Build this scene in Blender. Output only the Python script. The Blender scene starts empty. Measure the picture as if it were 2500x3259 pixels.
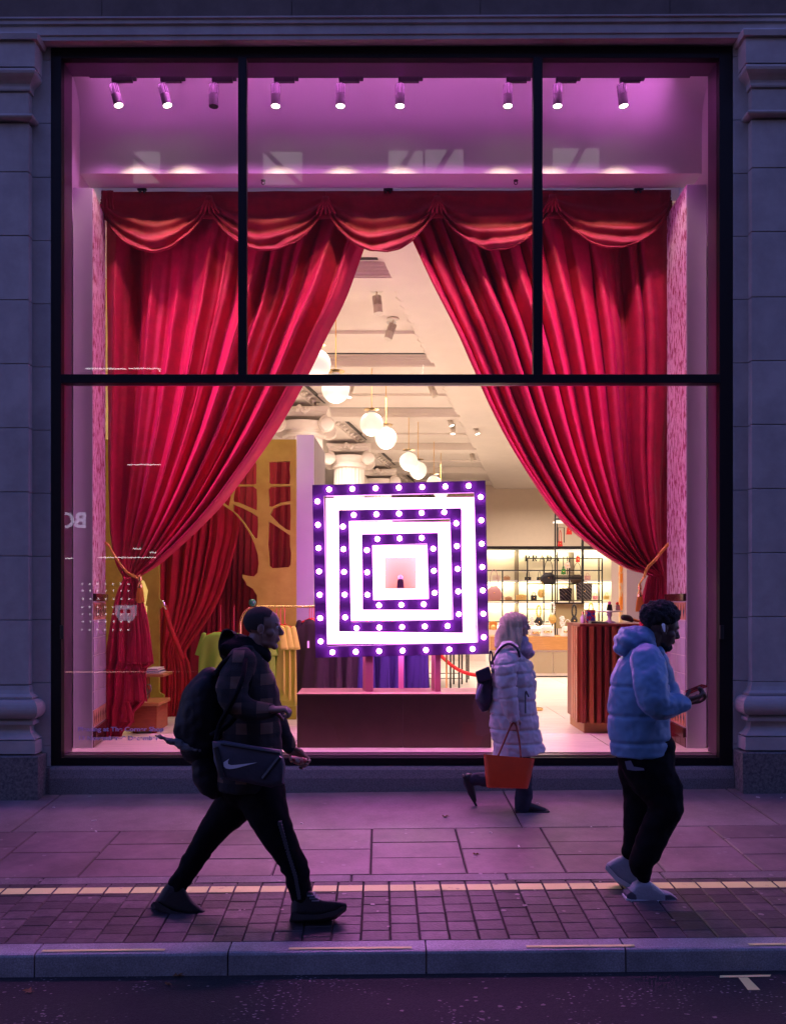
import bpy, math, random
import numpy as np
from mathutils import Vector, Matrix, noise
random.seed(7)
R = math.radians
S = bpy.context.scene
C = S.collection
# ---------------------------------------------------------------- camera
F = 2727.0; CX = 1210.0; CY = 1920.0; H = 1.77          # photo focal length in px, vanishing point, eye height
cd = bpy.data.cameras.new('camera'); cam = bpy.data.objects.new('camera', cd); C.objects.link(cam)
cam.location = (0, 0, H); cam.rotation_euler = (R(90), 0, 0)
cd.sensor_fit = 'VERTICAL'; cd.sensor_height = 36; cd.sensor_width = 36
cd.lens = 36 * F / 3259; cd.shift_x = (1250 - CX) / 3259; cd.shift_y = (CY - 1629.5) / 3259
cd.clip_end = 500; cd.clip_start = .05
S.camera = cam
# ---------------------------------------------------------------- dusk sky and light
SUN_EL, SUN_ROT = R(16.0), R(200)
w = bpy.data.worlds.new('World'); S.world = w; w.use_nodes = True
nt = w.node_tree; nt.nodes.clear()
sky = nt.nodes.new('ShaderNodeTexSky'); sky.sky_type = 'NISHITA'; sky.sun_disc = False
sky.sun_elevation = SUN_EL; sky.sun_rotation = SUN_ROT; sky.ozone_density = 6.0; sky.dust_density = .3
bg = nt.nodes.new('ShaderNodeBackground'); bg.inputs['Strength'].default_value = .14
wo = nt.nodes.new('ShaderNodeOutputWorld')
tn = nt.nodes.new('ShaderNodeMix'); tn.data_type = 'RGBA'; tn.blend_type = 'MULTIPLY'; tn.inputs[0].default_value = 1; tn.inputs[7].default_value = (1.45, .84, 1.42, 1)   # dusk tint, the same over the whole sky
nt.links.new(sky.outputs[0], tn.inputs[6]); nt.links.new(tn.outputs[2], bg.inputs[0]); nt.links.new(bg.outputs[0], wo.inputs[0])
sd = bpy.data.lights.new('sun', 'SUN'); sd.energy = .02; sd.angle = R(30); sd.color = (.45, .5, 1)
so = bpy.data.objects.new('sun', sd); C.objects.link(so)
so.rotation_euler = (R(55), 0, R(20))
S.view_settings.view_transform = 'Standard'; S.view_settings.look = 'None'
S.view_settings.exposure = 1.2; S.view_settings.gamma = 1
S.render.engine = 'CYCLES'
S.cycles.use_denoising = True
S.cycles.max_bounces = 8; S.cycles.diffuse_bounces = 4; S.cycles.glossy_bounces = 3; S.cycles.transparent_max_bounces = 12
S.cycles.caustics_reflective = False; S.cycles.caustics_refractive = False; S.cycles.sample_clamp_indirect = 4
# ---------------------------------------------------------------- helpers
def X(px, Y): return (px - CX) * Y / F
def Z(py, Y): return H - (py - CY) * Y / F
def P(px, py, Y): return (X(px, Y), Y, Z(py, Y))
MATS = {}
EK = 2**-1.2      # lamp strengths below were balanced at exposure 0
def mat(name, col, rough=.6, metal=0., var=0., vs=6., bump=0., bs=60., col2=None, sheen=0., spec=.5, emit=None, es=0., rnd=0., bd=.01, coat=0., stretch=None, ramp=(.35, .65), sheencol=None):
    if name in MATS: return MATS[name]
    m = bpy.data.materials.new(name); m.use_nodes = True; t = m.node_tree; N = t.nodes; L = t.links
    b = N['Principled BSDF']
    b.inputs['Roughness'].default_value = rough; b.inputs['Metallic'].default_value = metal
    b.inputs['Base Color'].default_value = (*col, 1); b.inputs['Specular IOR Level'].default_value = spec
    if coat: b.inputs['Coat Weight'].default_value = coat; b.inputs['Coat Roughness'].default_value = .1
    if sheen:
        b.inputs['Sheen Weight'].default_value = sheen; b.inputs['Sheen Roughness'].default_value = .4
        b.inputs['Sheen Tint'].default_value = (*(sheencol or [min(1, c * 2 + .1) for c in col]), 1)
    if emit: b.inputs['Emission Color'].default_value = (*emit, 1); b.inputs['Emission Strength'].default_value = es*EK
    tc = N.new('ShaderNodeTexCoord'); mp = N.new('ShaderNodeMapping'); L.new(tc.outputs['Object'], mp.inputs[0])
    if stretch: mp.inputs['Scale'].default_value = stretch
    out = None
    if var or col2:
        n = N.new('ShaderNodeTexNoise'); n.inputs['Scale'].default_value = vs; n.inputs['Detail'].default_value = 8; n.inputs['Roughness'].default_value = .65
        L.new(mp.outputs[0], n.inputs['Vector'])
        r = N.new('ShaderNodeValToRGB'); r.color_ramp.elements[0].position = ramp[0]; r.color_ramp.elements[1].position = ramp[1]
        c1 = col2 or [c * (1 + var) for c in col]; c0 = col if col2 else [c * (1 - var) for c in col]
        r.color_ramp.elements[0].color = (*c0, 1); r.color_ramp.elements[1].color = (*c1, 1)
        L.new(n.outputs['Fac'], r.inputs[0]); out = r.outputs[0]
    if rnd:
        oi = N.new('ShaderNodeObjectInfo'); mr = N.new('ShaderNodeMapRange'); mr.inputs[3].default_value = 1 - rnd; mr.inputs[4].default_value = 1 + rnd
        L.new(oi.outputs['Random'], mr.inputs[0])
        mx = N.new('ShaderNodeMix'); mx.data_type = 'RGBA'; mx.blend_type = 'MULTIPLY'; mx.inputs[0].default_value = 1
        if out: L.new(out, mx.inputs[6])
        else: mx.inputs[6].default_value = (*col, 1)
        L.new(mr.outputs[0], mx.inputs[7]); out = mx.outputs[2]
    if out: L.new(out, b.inputs['Base Color'])
    if bump:
        n2 = N.new('ShaderNodeTexNoise'); n2.inputs['Scale'].default_value = bs; n2.inputs['Detail'].default_value = 6
        L.new(mp.outputs[0], n2.inputs['Vector'])
        bp = N.new('ShaderNodeBump'); bp.inputs['Strength'].default_value = bump; bp.inputs['Distance'].default_value = bd
        L.new(n2.outputs['Fac'], bp.inputs['Height']); L.new(bp.outputs[0], b.inputs['Normal'])
    MATS[name] = m; return m
def emis(name, col, s): return mat(name, (0, 0, 0) if 0 else [c * .8 for c in col], rough=.4, emit=col, es=s)
LOC = {}
class MB:
    def __init__(s): s.v = []; s.f = []
    def add(s, vs, fs):
        o = len(s.v); s.v += [tuple(v) for v in vs]; s.f += [tuple(i + o for i in f) for f in fs]; return s
    def box(s, x0, x1, y0, y1, z0, z1):
        return s.add([(x0,y0,z0),(x1,y0,z0),(x1,y1,z0),(x0,y1,z0),(x0,y0,z1),(x1,y0,z1),(x1,y1,z1),(x0,y1,z1)],
            [(0,3,2,1),(4,5,6,7),(0,1,5,4),(1,2,6,5),(2,3,7,6),(3,0,4,7)])
    def pbox(s, px0, px1, py0, py1, Y, d):     # box whose front face covers these photo coordinates at depth Y
        return s.box(X(px0,Y), X(px1,Y), Y, Y+d, Z(py1,Y), Z(py0,Y))
    def obox(s, c, a, b, d):                    # oriented box: centre and three half vectors
        c, a, b, d = map(Vector, (c, a, b, d)); q = []
        for k in (-1, 1):
            for i, j in ((-1,-1),(1,-1),(1,1),(-1,1)): q.append(c + a*i + b*j + d*k)
        return s.add(q, [(0,3,2,1),(4,5,6,7),(0,1,5,4),(1,2,6,5),(2,3,7,6),(3,0,4,7)])
    def prism(s, pts, y0, y1):                  # polygon in (x,z), extruded along y (convex or simple)
        n = len(pts)
        s.add([(x,y0,z) for x,z in pts] + [(x,y1,z) for x,z in pts],
              [tuple(range(n)), tuple(range(2*n-1, n-1, -1))] + [(i, i+n, (i+1)%n+n, (i+1)%n) for i in range(n)])
        return s
    def loft(s, rings, close=True, cap=True):
        n = len(rings[0]); o = len(s.v)
        for r in rings: s.v += [tuple(p) for p in r]
        for k in range(len(rings)-1):
            for i in range(n if close else n-1):
                j = (i+1) % n; a = o+k*n; s.f.append((a+i, a+j, a+n+j, a+n+i))
        if cap: s.f.append(tuple(range(o+n-1, o-1, -1))); s.f.append(tuple(range(o+(len(rings)-1)*n, o+len(rings)*n)))
        return s
    def tube(s, pts, r, n=8, cap=True):
        pts = [Vector(p) for p in pts]; rs = r if isinstance(r, (list, tuple)) else [r]*len(pts); rings = []
        for i, p in enumerate(pts):
            t = (pts[min(i+1,len(pts)-1)] - pts[max(i-1,0)]).normalized()
            a = Vector((0,1,0)) if abs(t.y) < .9 else Vector((1,0,0)); a = (a - t*a.dot(t)).normalized(); b = t.cross(a)
            rings.append([p + a*math.cos(q)*rs[i] + b*math.sin(q)*rs[i] for q in [2*math.pi*k/n for k in range(n)]])
        return s.loft(rings, cap=cap)
    def lathe(s, prof, c, n=20, axis='z'):      # prof: (radius, height)
        rings = []
        for r, h in prof:
            ring = []
            for k in range(n):
                a = 2*math.pi*k/n; x, y = r*math.cos(a), r*math.sin(a)
                ring.append((c[0]+x, c[1]+y, c[2]+h) if axis == 'z' else (c[0]+x, c[1]+h, c[2]-y))
            rings.append(ring)
        return s.loft(rings)
    def ball(s, c, r, n=14, m=9, sc=(1,1,1)):
        rings = []
        for j in range(m):
            t = math.pi*(j+.5)/m if 0 else math.pi*(j/(m-1)); t = min(max(t, .06), math.pi-.06)
            rings.append([(c[0]+r*sc[0]*math.sin(t)*math.cos(2*math.pi*k/n), c[1]+r*sc[1]*math.sin(t)*math.sin(2*math.pi*k/n), c[2]-r*sc[2]*math.cos(t)) for k in range(n)])
        return s.loft(rings)
    def chain(s, pts, n=18, sub=4, flat=False):             # organic limb: pts (x,y,z,r,ry)
        A = [np.array(p, float) for p in pts]; q = []
        for i in range(len(A)-1):
            p0, p1, p2, p3 = A[max(i-1,0)], A[i], A[i+1], A[min(i+2,len(A)-1)]
            for k in range(sub):
                t = k/sub; q.append(.5*((2*p1)+(-p0+p2)*t+(2*p0-5*p1+4*p2-p3)*t*t+(-p0+3*p1-3*p2+p3)*t**3))
        q.append(A[-1]); T = []
        for i in range(len(q)):
            t = Vector((q[min(i+1,len(q)-1)]-q[max(i-1,0)])[:3]); t.normalize(); T.append(t)
        rings = []
        def ring(c, t, r, ry):
            a = Vector((0,1,0)) if abs(t.y) < .85 else Vector((0,0,1)); a = (a - t*a.dot(t)).normalized(); b = t.cross(a)
            return [c + b*math.cos(u)*r + a*math.sin(u)*ry for u in [2*math.pi*k/n for k in range(n)]]
        for e in () if flat is True else (.97, .85, .55): rings.append(ring(Vector(q[0][:3]) - T[0]*q[0][3]*e*.9, T[0], q[0][3]*math.sqrt(1-e*e), q[0][4]*math.sqrt(1-e*e)))
        for p, t in zip(q, T): rings.append(ring(Vector(p[:3]), t, max(p[3],.002), max(p[4],.002)))
        for e in () if flat else (.55, .85, .97): rings.append(ring(Vector(q[-1][:3]) + T[-1]*q[-1][3]*e*.9, T[-1], q[-1][3]*math.sqrt(1-e*e), q[-1][4]*math.sqrt(1-e*e)))
        return s.loft(rings)
    def mesh(s, name, off=(0,0,0)):
        me = bpy.data.meshes.new(name); o = Vector(off)
        me.from_pydata([tuple(Vector(v)-o) for v in s.v], [], s.f); me.update(); return me
    def build(s, name, m, parent=None, smooth=False, bevel=0., loc=None, fix=True):
        if parent is not None: o = LOC[parent.name]
        elif loc is not None: o = loc
        else:
            a = np.array(s.v); o = ((a[:,0].min()+a[:,0].max())/2, (a[:,1].min()+a[:,1].max())/2, a[:,2].min())
        me = s.mesh(name, o)
        if fix:
            import bmesh
            bm = bmesh.new(); bm.from_mesh(me); bmesh.ops.recalc_face_normals(bm, faces=bm.faces); bm.to_mesh(me); bm.free()
        me.materials.append(m)
        ob = bpy.data.objects.new(name, me); C.objects.link(ob)
        if parent is not None: ob.parent = parent; LOC[ob.name] = o
        else: ob.location = o; LOC[ob.name] = tuple(o)
        if smooth:
            me.polygons.foreach_set('use_smooth', [True]*len(me.polygons))
            if smooth == 2:
                me.set_sharp_from_angle(angle=R(40))
        if bevel:
            b = ob.modifiers.new('bevel', 'BEVEL'); b.width = bevel; b.segments = 2; b.limit_method = 'ANGLE'
        return ob
def tag(o, label=None, cat=None, group=None, kind=None):
    if label: o['label'] = label
    if cat: o['category'] = cat
    if group: o['group'] = group
    if kind: o['kind'] = kind
    return o
def thing(name, label, cat, loc, group=None, kind=None):
    o = bpy.data.objects.new(name, None); C.objects.link(o); o.location = loc; o.empty_display_size = .1
    LOC[o.name] = tuple(loc); return tag(o, label, cat, group, kind)
def copy_tree(o, parent=None, loc=None, **kw):
    c = o.copy(); C.objects.link(c)
    if parent is not None: c.parent = parent
    if loc is not None: c.location = loc
    for ch in list(o.children): copy_tree(ch, c)
    for k, v in kw.items(): c[k] = v
    return c
def lamp(kind, name, loc, energy, col, parent=None, rot=(0,0,0), size=.1, size_y=None, spot=60, blend=.6, spread=180):
    l = bpy.data.lights.new(name, kind); l.energy = energy*EK; l.color = col
    if kind == 'AREA':
        l.size = size; l.spread = R(spread)
        if size_y: l.shape = 'RECTANGLE'; l.size_y = size_y
    else: l.shadow_soft_size = size
    if kind == 'SPOT': l.spot_size = R(spot); l.spot_blend = blend
    o = bpy.data.objects.new(name, l); C.objects.link(o); o.rotation_euler = rot
    if parent is not None: o.parent = parent; o.location = Vector(loc) - Vector(LOC[parent.name])
    else: o.location = loc
    return o
def remeshed(mb, name, m, parent, vox=.01, it=4, deform=None, fac=.5, disp=0., dscale=6.):
    """join the closed shapes into one continuous skin"""
    ob = mb.build(name, m, parent, fix=True)
    r = ob.modifiers.new('r', 'REMESH'); r.mode = 'VOXEL'; r.voxel_size = vox
    if it:
        q = ob.modifiers.new('s', 'SMOOTH'); q.factor = fac; q.iterations = it
    bpy.context.view_layer.update()
    dg = bpy.context.evaluated_depsgraph_get(); ev = ob.evaluated_get(dg)
    me = bpy.data.meshes.new_from_object(ev, depsgraph=dg); ob.modifiers.clear()
    old = ob.data; ob.data = me; bpy.data.meshes.remove(old); me.name = name
    if deform or disp:
        o = Vector(LOC[parent.name]) if parent else Vector(ob.location)
        ns = [v.normal.copy() for v in me.vertices]
        for v, nn in zip(me.vertices, ns):
            p = v.co + o; d = 0
            if disp: d += disp * (noise.noise(p*dscale) + .5*noise.noise(p*dscale*2.7))
            if deform: d += deform(p)
            v.co += nn*d
    me.polygons.foreach_set('use_smooth', [True]*len(me.polygons))
    if not me.materials: me.materials.append(m)
    return ob
def text_mesh(name, body, size, m, loc, rot, parent=None, extrude=.002, offset=0., sx=1.):
    cu = bpy.data.curves.new(name, 'FONT'); cu.body = body; cu.size = size; cu.extrude = extrude; cu.offset = offset
    o = bpy.data.objects.new(name, cu); C.objects.link(o); bpy.context.view_layer.update()
    dg = bpy.context.evaluated_depsgraph_get(); me = bpy.data.meshes.new_from_object(o.evaluated_get(dg), depsgraph=dg)
    bpy.data.objects.remove(o); me.materials.clear(); me.materials.append(m)
    ob = bpy.data.objects.new(name, me); C.objects.link(ob); ob.rotation_euler = rot; ob.scale = (sx, 1, 1)
    if parent is not None: ob.parent = parent; ob.location = Vector(loc) - Vector(LOC[parent.name])
    else: ob.location = loc
    return ob
def lerp(a, b, t): return a + (b-a)*t
def interp(tab, y):
    return float(np.interp(y, [p[0] for p in tab], [p[1] for p in tab]))
def curved(pts, n=6):
    A = [np.array(p, float) for p in pts]; q = []
    for i in range(len(A)-1):
        p0, p1, p2, p3 = A[max(i-1,0)], A[i], A[i+1], A[min(i+2,len(A)-1)]
        for k in range(n):
            t = k/n; q.append(tuple(.5*((2*p1)+(-p0+p2)*t+(2*p0-5*p1+4*p2-p3)*t*t+(-p0+3*p1-3*p2+p3)*t**3)))
    q.append(tuple(A[-1])); return q
# ---------------------------------------------------------------- materials
M = dict(
 stone=mat('limestone', (.35,.325,.30), .85, var=.16, vs=2.5, bump=.18, bs=90, rnd=.06, bd=.004),
 frieze=mat('soot_stained_limestone', (.105,.082,.066), .9, var=.2, vs=3, bump=.3, bs=70, rnd=.06, bd=.004),
 granite=mat('grey_granite', (.07,.07,.07), .7, vs=130, col2=(.26,.25,.25), bump=.2, bs=150, bd=.003, ramp=(.35,.7)),
 rough=mat('weathered_base_stone', (.05,.05,.055), .85, vs=40, col2=(.17,.165,.15), bump=.4, bs=80, bd=.005),
 bronze=mat('black_bronze', (.006,.005,.006), .5, spec=.2),
 liner=mat('dark_lining_metal', (.12,.06,.12), .35, metal=.6),
 white=mat('white_paint', (.75,.73,.74), .6),
 board=mat('white_board', (.55,.53,.58), .55, var=.03, vs=3),
 cream=mat('cream_plaster', (.84,.75,.67), .8, var=.03, vs=2),
 creamfloor=mat('cream_stone_floor', (.72,.63,.55), .3, var=.12, vs=3, stretch=(1,6,1), rnd=.05),
 velvet=mat('red_velvet', (.44,.0025,.036), .65, var=.15, vs=9, sheen=.18, sheencol=(1,.06,.5), bump=.12, bs=220, bd=.002),
 velvet2=mat('deep_red_velvet', (.40,.005,.008), .8, var=.15, vs=7, sheen=.15, bump=.1, bs=200, bd=.002),
 swag=mat('crimson_velvet', (.27,.002,.014), .7, var=.15, vs=9, sheen=.2, sheencol=(1,.08,.25), bump=.12, bs=220, bd=.002),
 rope=mat('gold_rope', (.72,.36,.06), .5, bump=.8, bs=250, bd=.004),
 goldleaf=mat('gold_leaf_paint', (.38,.32,.025), .5, metal=.15, vs=5, col2=(.50,.45,.05), bump=.15, bs=25, ramp=(.3,.7)),
 brass=mat('brass', (.85,.58,.22), .22, metal=1),
 purple=mat('purple_face', (.065,.016,.15), .35, coat=.25),
 pinkpost=mat('pink_lacquer', (.75,.30,.45), .4),
 brown=mat('brown_plinth_paint', (.095,.055,.042), .5, var=.12, vs=4),
 black=mat('black_metal', (.012,.012,.012), .4),
 wood=mat('oak_veneer', (.42,.19,.05), .4, vs=5, col2=(.58,.28,.09), stretch=(1,1,14)),
 mahog=mat('mahogany', (.16,.02,.012), .4, vs=4, col2=(.27,.045,.02), stretch=(10,10,1)),
 mahoglit=mat('lit_mahogany_rib', (.36,.09,.03), .4, vs=5, col2=(.5,.15,.05), stretch=(10,10,1)),  # brighter mahogany: light catching the ribs is put into the colour
 glassy=mat('clear_glassware', (.7,.68,.66), .08, spec=.8),
)
def add_paint_yellow():
    m = mat('worn_yellow_paint', (.66,.68,.24), .65, vs=11, col2=(.16,.12,.08), ramp=(.62,.72), bump=.3, bs=120); return m
M['yellow'] = add_paint_yellow()
M['led'] = emis('magenta_led_strip', (1,.25,.95), 1.2)
# window glass: clear, with the street faintly mirrored in it
g = bpy.data.materials.new('window_glass'); g.use_nodes = True; t = g.node_tree; t.nodes.clear()
tr = t.nodes.new('ShaderNodeBsdfTransparent'); tr.inputs[0].default_value = (.97,.96,.97,1); gl = t.nodes.new('ShaderNodeBsdfGlossy'); gl.inputs['Roughness'].default_value = 0.0
fr = t.nodes.new('ShaderNodeFresnel'); fr.inputs[0].default_value = 1.6; mx = t.nodes.new('ShaderNodeMixShader'); oo = t.nodes.new('ShaderNodeOutputMaterial')
t.links.new(fr.outputs[0], mx.inputs[0]); t.links.new(tr.outputs[0], mx.inputs[1]); t.links.new(gl.outputs[0], mx.inputs[2]); t.links.new(mx.outputs[0], oo.inputs[0])
M['glass'] = g
# ================================================================ ground
YK = 4.36; SX = .009; SYL = .055; YW = 7.34
def G(x, y): return (SYL*(y-YK) if y > YK else 0) + SX*x
AX, AY = math.atan(SX), math.atan(SYL)
def sheet(name, x0, x1, y0, y1, dz, m, nx=2, ny=2, kind='structure', sl=True):
    mb = MB(); vs = []
    for j in range(ny):
        for i in range(nx):
            x = lerp(x0,x1,i/(nx-1)); y = lerp(y0,y1,j/(ny-1)); vs.append((x, y, (G(x,y) if sl else SX*x)+dz))
    mb.add(vs, [(j*nx+i, j*nx+i+1, (j+1)*nx+i+1, (j+1)*nx+i) for j in range(ny-1) for i in range(nx-1)])
    return tag(mb.build(name, m, loc=(0,0,0)), kind=kind)
# asphalt: dark binder with pale aggregate
am = mat('asphalt', (.007,.007,.008), .8, vs=60, col2=(.022,.021,.021), bump=.9, bs=140, bd=.012, ramp=(.45,.75))
t = am.node_tree; vo = t.nodes.new('ShaderNodeTexVoronoi'); vo.inputs['Scale'].default_value = 55; vo.inputs['Randomness'].default_value = 1
tcn = [n for n in t.nodes if n.type == 'TEX_COORD'][0]; mpn = t.nodes.new('ShaderNodeMapping'); mpn.inputs['Scale'].default_value = (.55, 1, 1)
nzn = t.nodes.new('ShaderNodeTexNoise'); nzn.inputs['Scale'].default_value = 3
t.links.new(tcn.outputs['Object'], mpn.inputs[0]); t.links.new(mpn.outputs[0], vo.inputs['Vector']); t.links.new(tcn.outputs['Object'], nzn.inputs['Vector'])
cr = t.nodes.new('ShaderNodeValToRGB'); cr.color_ramp.elements[0].position = .16; cr.color_ramp.elements[0].color = (1,1,1,1); cr.color_ramp.elements[1].position = .24; cr.color_ramp.elements[1].color = (0,0,0,1)
c2 = t.nodes.new('ShaderNodeValToRGB'); c2.color_ramp.elements[0].position = .5; c2.color_ramp.elements[1].position = .62
ml = t.nodes.new('ShaderNodeMath'); ml.operation = 'MULTIPLY'
t.links.new(vo.outputs['Distance'], cr.inputs[0]); t.links.new(nzn.outputs['Fac'], c2.inputs[0]); t.links.new(cr.outputs[0], ml.inputs[0]); t.links.new(c2.outputs[0], ml.inputs[1])
mm = t.nodes.new('ShaderNodeMix'); mm.data_type = 'RGBA'; mm.inputs[7].default_value = (.24,.21,.21,1)
bc = t.nodes['Principled BSDF'].inputs['Base Color']; src = bc.links[0].from_socket
t.links.new(ml.outputs[0], mm.inputs[0]); t.links.new(src, mm.inputs[6]); t.links.new(mm.outputs[2], bc)
road = sheet('road', -60, 60, -9.5, YK+.02, -.117, am, 2, 2, sl=False)
bed = mat('dark_joint_sand', (.035,.028,.028), .95, bump=.6, bs=90)
pave = thing('pavement', None, None, (0,0,0), kind='structure')
tmpb = MB(); tmpb.add([(x, y, G(x,y)-.012) for x, y in ((-60,YK+.03),(60,YK+.03),(60,YW+.05),(-60,YW+.05))], [(0,1,2,3)])
tmpb.build('joint_bed', bed, pave)
sm = {}
sm['sett'] = mat('pinkish_sett', (.066,.046,.052), .55, var=.3, vs=14, bump=.5, bs=60, rnd=.5, bd=.006)
sm['flag'] = mat('sandstone_flag', (.17,.115,.12), .5, var=.14, vs=5, bump=.35, bs=70, rnd=.14, bd=.004)
sm['slab'] = mat('granite_slab', (.16,.115,.12), .5, vs=110, col2=(.23,.175,.175), bump=.3, bs=90, rnd=.06, bd=.004)
sm['edge'] = mat('granite_edge', (.11,.09,.095), .6, vs=120, col2=(.20,.17,.17), bump=.35, bs=110, rnd=.1, bd=.004)
sm['kerb'] = mat('kerb_granite', (.16,.16,.165), .6, vs=130, col2=(.33,.33,.34), bump=.35, bs=120, rnd=.1, bd=.004)
for m_ in sm.values():      # grain runs in metres across the whole pavement, with broad stains over it
    t_ = m_.node_tree; mp_ = [n for n in t_.nodes if n.type == 'MAPPING'][0]; ge_ = t_.nodes.new('ShaderNodeNewGeometry'); t_.links.new(ge_.outputs['Position'], mp_.inputs[0])
    st = t_.nodes.new('ShaderNodeTexNoise'); st.inputs['Scale'].default_value = 1.7; st.inputs['Detail'].default_value = 9; st.inputs['Roughness'].default_value = .72; t_.links.new(ge_.outputs['Position'], st.inputs['Vector'])
    mr_ = t_.nodes.new('ShaderNodeMapRange'); mr_.inputs[1].default_value = .36; mr_.inputs[2].default_value = .62; mr_.inputs[3].default_value = .68; mr_.inputs[4].default_value = 1.22; t_.links.new(st.outputs['Fac'], mr_.inputs[0])
    mx_ = t_.nodes.new('ShaderNodeMix'); mx_.data_type = 'RGBA'; mx_.blend_type = 'MULTIPLY'; mx_.inputs[0].default_value = 1; bc_ = t_.nodes['Principled BSDF'].inputs['Base Color']; sc_ = bc_.links[0].from_socket
    t_.links.new(sc_, mx_.inputs[6]); t_.links.new(mr_.outputs[0], mx_.inputs[7]); t_.links.new(mx_.outputs[2], bc_)
def unit(name, m, bev):
    mb = MB(); b = bev; rings = []
    # bevelled slab, top face at z 0
    for z, e in ((-.05, 0), (-b, 0), (-b*.3, b*.3), (0, b)):
        rings.append([(-.5+e,-.5+e,z),(.5-e,-.5+e,z),(.5-e,.5-e,z),(-.5+e,.5-e,z)])
    mb.loft(rings); me = mb.mesh(name); me.materials.append(m); return me
UN = {'sett': unit('paver', sm['sett'], .045), 'flag': unit('flagstone', sm['flag'], .012), 'slab': unit('paving_slab', sm['slab'], .006), 'edge': unit('edge_slab', sm['edge'], .01)}
def slab(kind, name, x0, x1, y0, y1, gap=.004, dz=0.):
    gy = gap*.45 if kind == 'sett' else gap
    o = bpy.data.objects.new(name, UN[kind]); C.objects.link(o); o.parent = pave
    xc, yc = (x0+x1)/2, (y0+y1)/2
    o.location = (xc, yc, G(xc,yc)+dz); o.scale = (x1-x0-2*gap, y1-y0-2*gy, 1 if kind != 'sett' else .25 ); o.rotation_euler = (AY+random.uniform(-1,1)*.0012, -AX+random.uniform(-1,1)*.0015, 0)
    return o
random.seed(11)
T1, T2, T3, T4 = YK+.122, YK+.936, YK+1.05, YK+1.954
cw = .1555; x = .208 - 18*cw; cols = []
while x < 2.75:
    cols.append(x); y = T1; first = True
    y = T1
    nxt = y + random.choice((.05, .07, .09, .11, .12))
    while y < T2-.02:
        ye = min(nxt, T2)
        if T2-ye < .035: ye = T2
        slab('sett', 'paver', x, x+cw, y, ye, .0019, random.uniform(-.0015,.0015)); y = ye; nxt = y + random.uniform(.105,.125)
    x += cw
x = X(130, T2+.06) - .97*2
while x < 3.4:
    slab('edge', 'edge_slab', x, x+.97, T2, T3, .004); x += .97
fx = [-3.3] + [X(p, T4) for p in (-155, 115, 383, 650, 915, 1183, 1447, 1717, 1987, 2251, 2520)] + [3.9]
cuts = {0:(.5,), 1:(.36,.66), 2:(.49,), 3:(.32,.65), 4:(.36,.66), 5:(.48,), 6:(.33,.67), 7:(.49,), 8:(.35,.64), 9:(.50,), 10:(.30,.66), 11:(.5,)}
for i in range(len(fx)-1):
    c = [T4] + [lerp(T4, T3, k) for k in cuts[i]] + [T3]
    for a, b in zip(c, c[1:]): slab('flag', 'flagstone', fx[i], fx[i+1], b, a, .004, random.uniform(-.001,.001))
sxs = [-4.6, X(134, 6.9)-.0, X(870, 6.9)-.05, X(1630, 6.8), X(2400, 6.75), 4.6]
for a, b in zip(sxs, sxs[1:]): slab('slab', 'paving_slab', a, b, T4, YW+.03, .006)
# kerb stones
kx = [-4.6, -3.0] + [X(p, YK) for p in (110, 725, 1356, 1990)] + [X(1990,YK)+1.0, X(1990,YK)+2.0]
for a, b in zip(kx, kx[1:]):
    mb = MB(); g = .004; prof = [(YK,-.20),(YK,-.016),(YK+.005,-.005),(YK+.016,0),(T1-.004,.0065),(T1-.004,-.2)]
    mb.loft([[(xx, y, z+SX*xx) for y, z in prof] for xx in (a+g, b-g)])
    o = mb.build('kerb_stone', sm['kerb'], pave, smooth=False)
# painted lines
def painted(name, quads, hz, m, fn, loc=(0,0,0)):
    mb = MB()
    for q in quads:
        vs = [(x, y, fn(x,y)+hz) for x, y in q]; mb.add(vs, [tuple(range(len(vs)))])
    return tag(mb.build(name, m, loc=loc), kind='structure')
painted('yellow_line', [[(x+.006,YK+.775),(x+cw-.006,YK+.775),(x+cw-.006,YK+.868),(x+.006,YK+.868)] for x in cols], .004, M['yellow'], G)
kq = [(134,525),(919,1310),(1674,2018),(2381,2720)]
painted('kerb_yellow_mark', [[(X(a,YK+.03),YK+.02),(X(b,YK+.03),YK+.02),(X(b,YK+.03),YK+.045),(X(a,YK+.03),YK+.045)] for a, b in kq], .004, M['yellow'], lambda x,y: SX*x+.001)
def rd(px, py):
    Y = F*(H+.117-SX*2)/(py-CY); return (X(px,Y), Y)
painted('road_letter_mark', [[rd(2290,3105),rd(2288,3112),rd(2448,3110),rd(2452,3104)],[rd(2348,3112.5),rd(2378,3152),rd(2418,3152),rd(2378,3112)]], .004, M['yellow'], lambda x,y: SX*x-.117)
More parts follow.
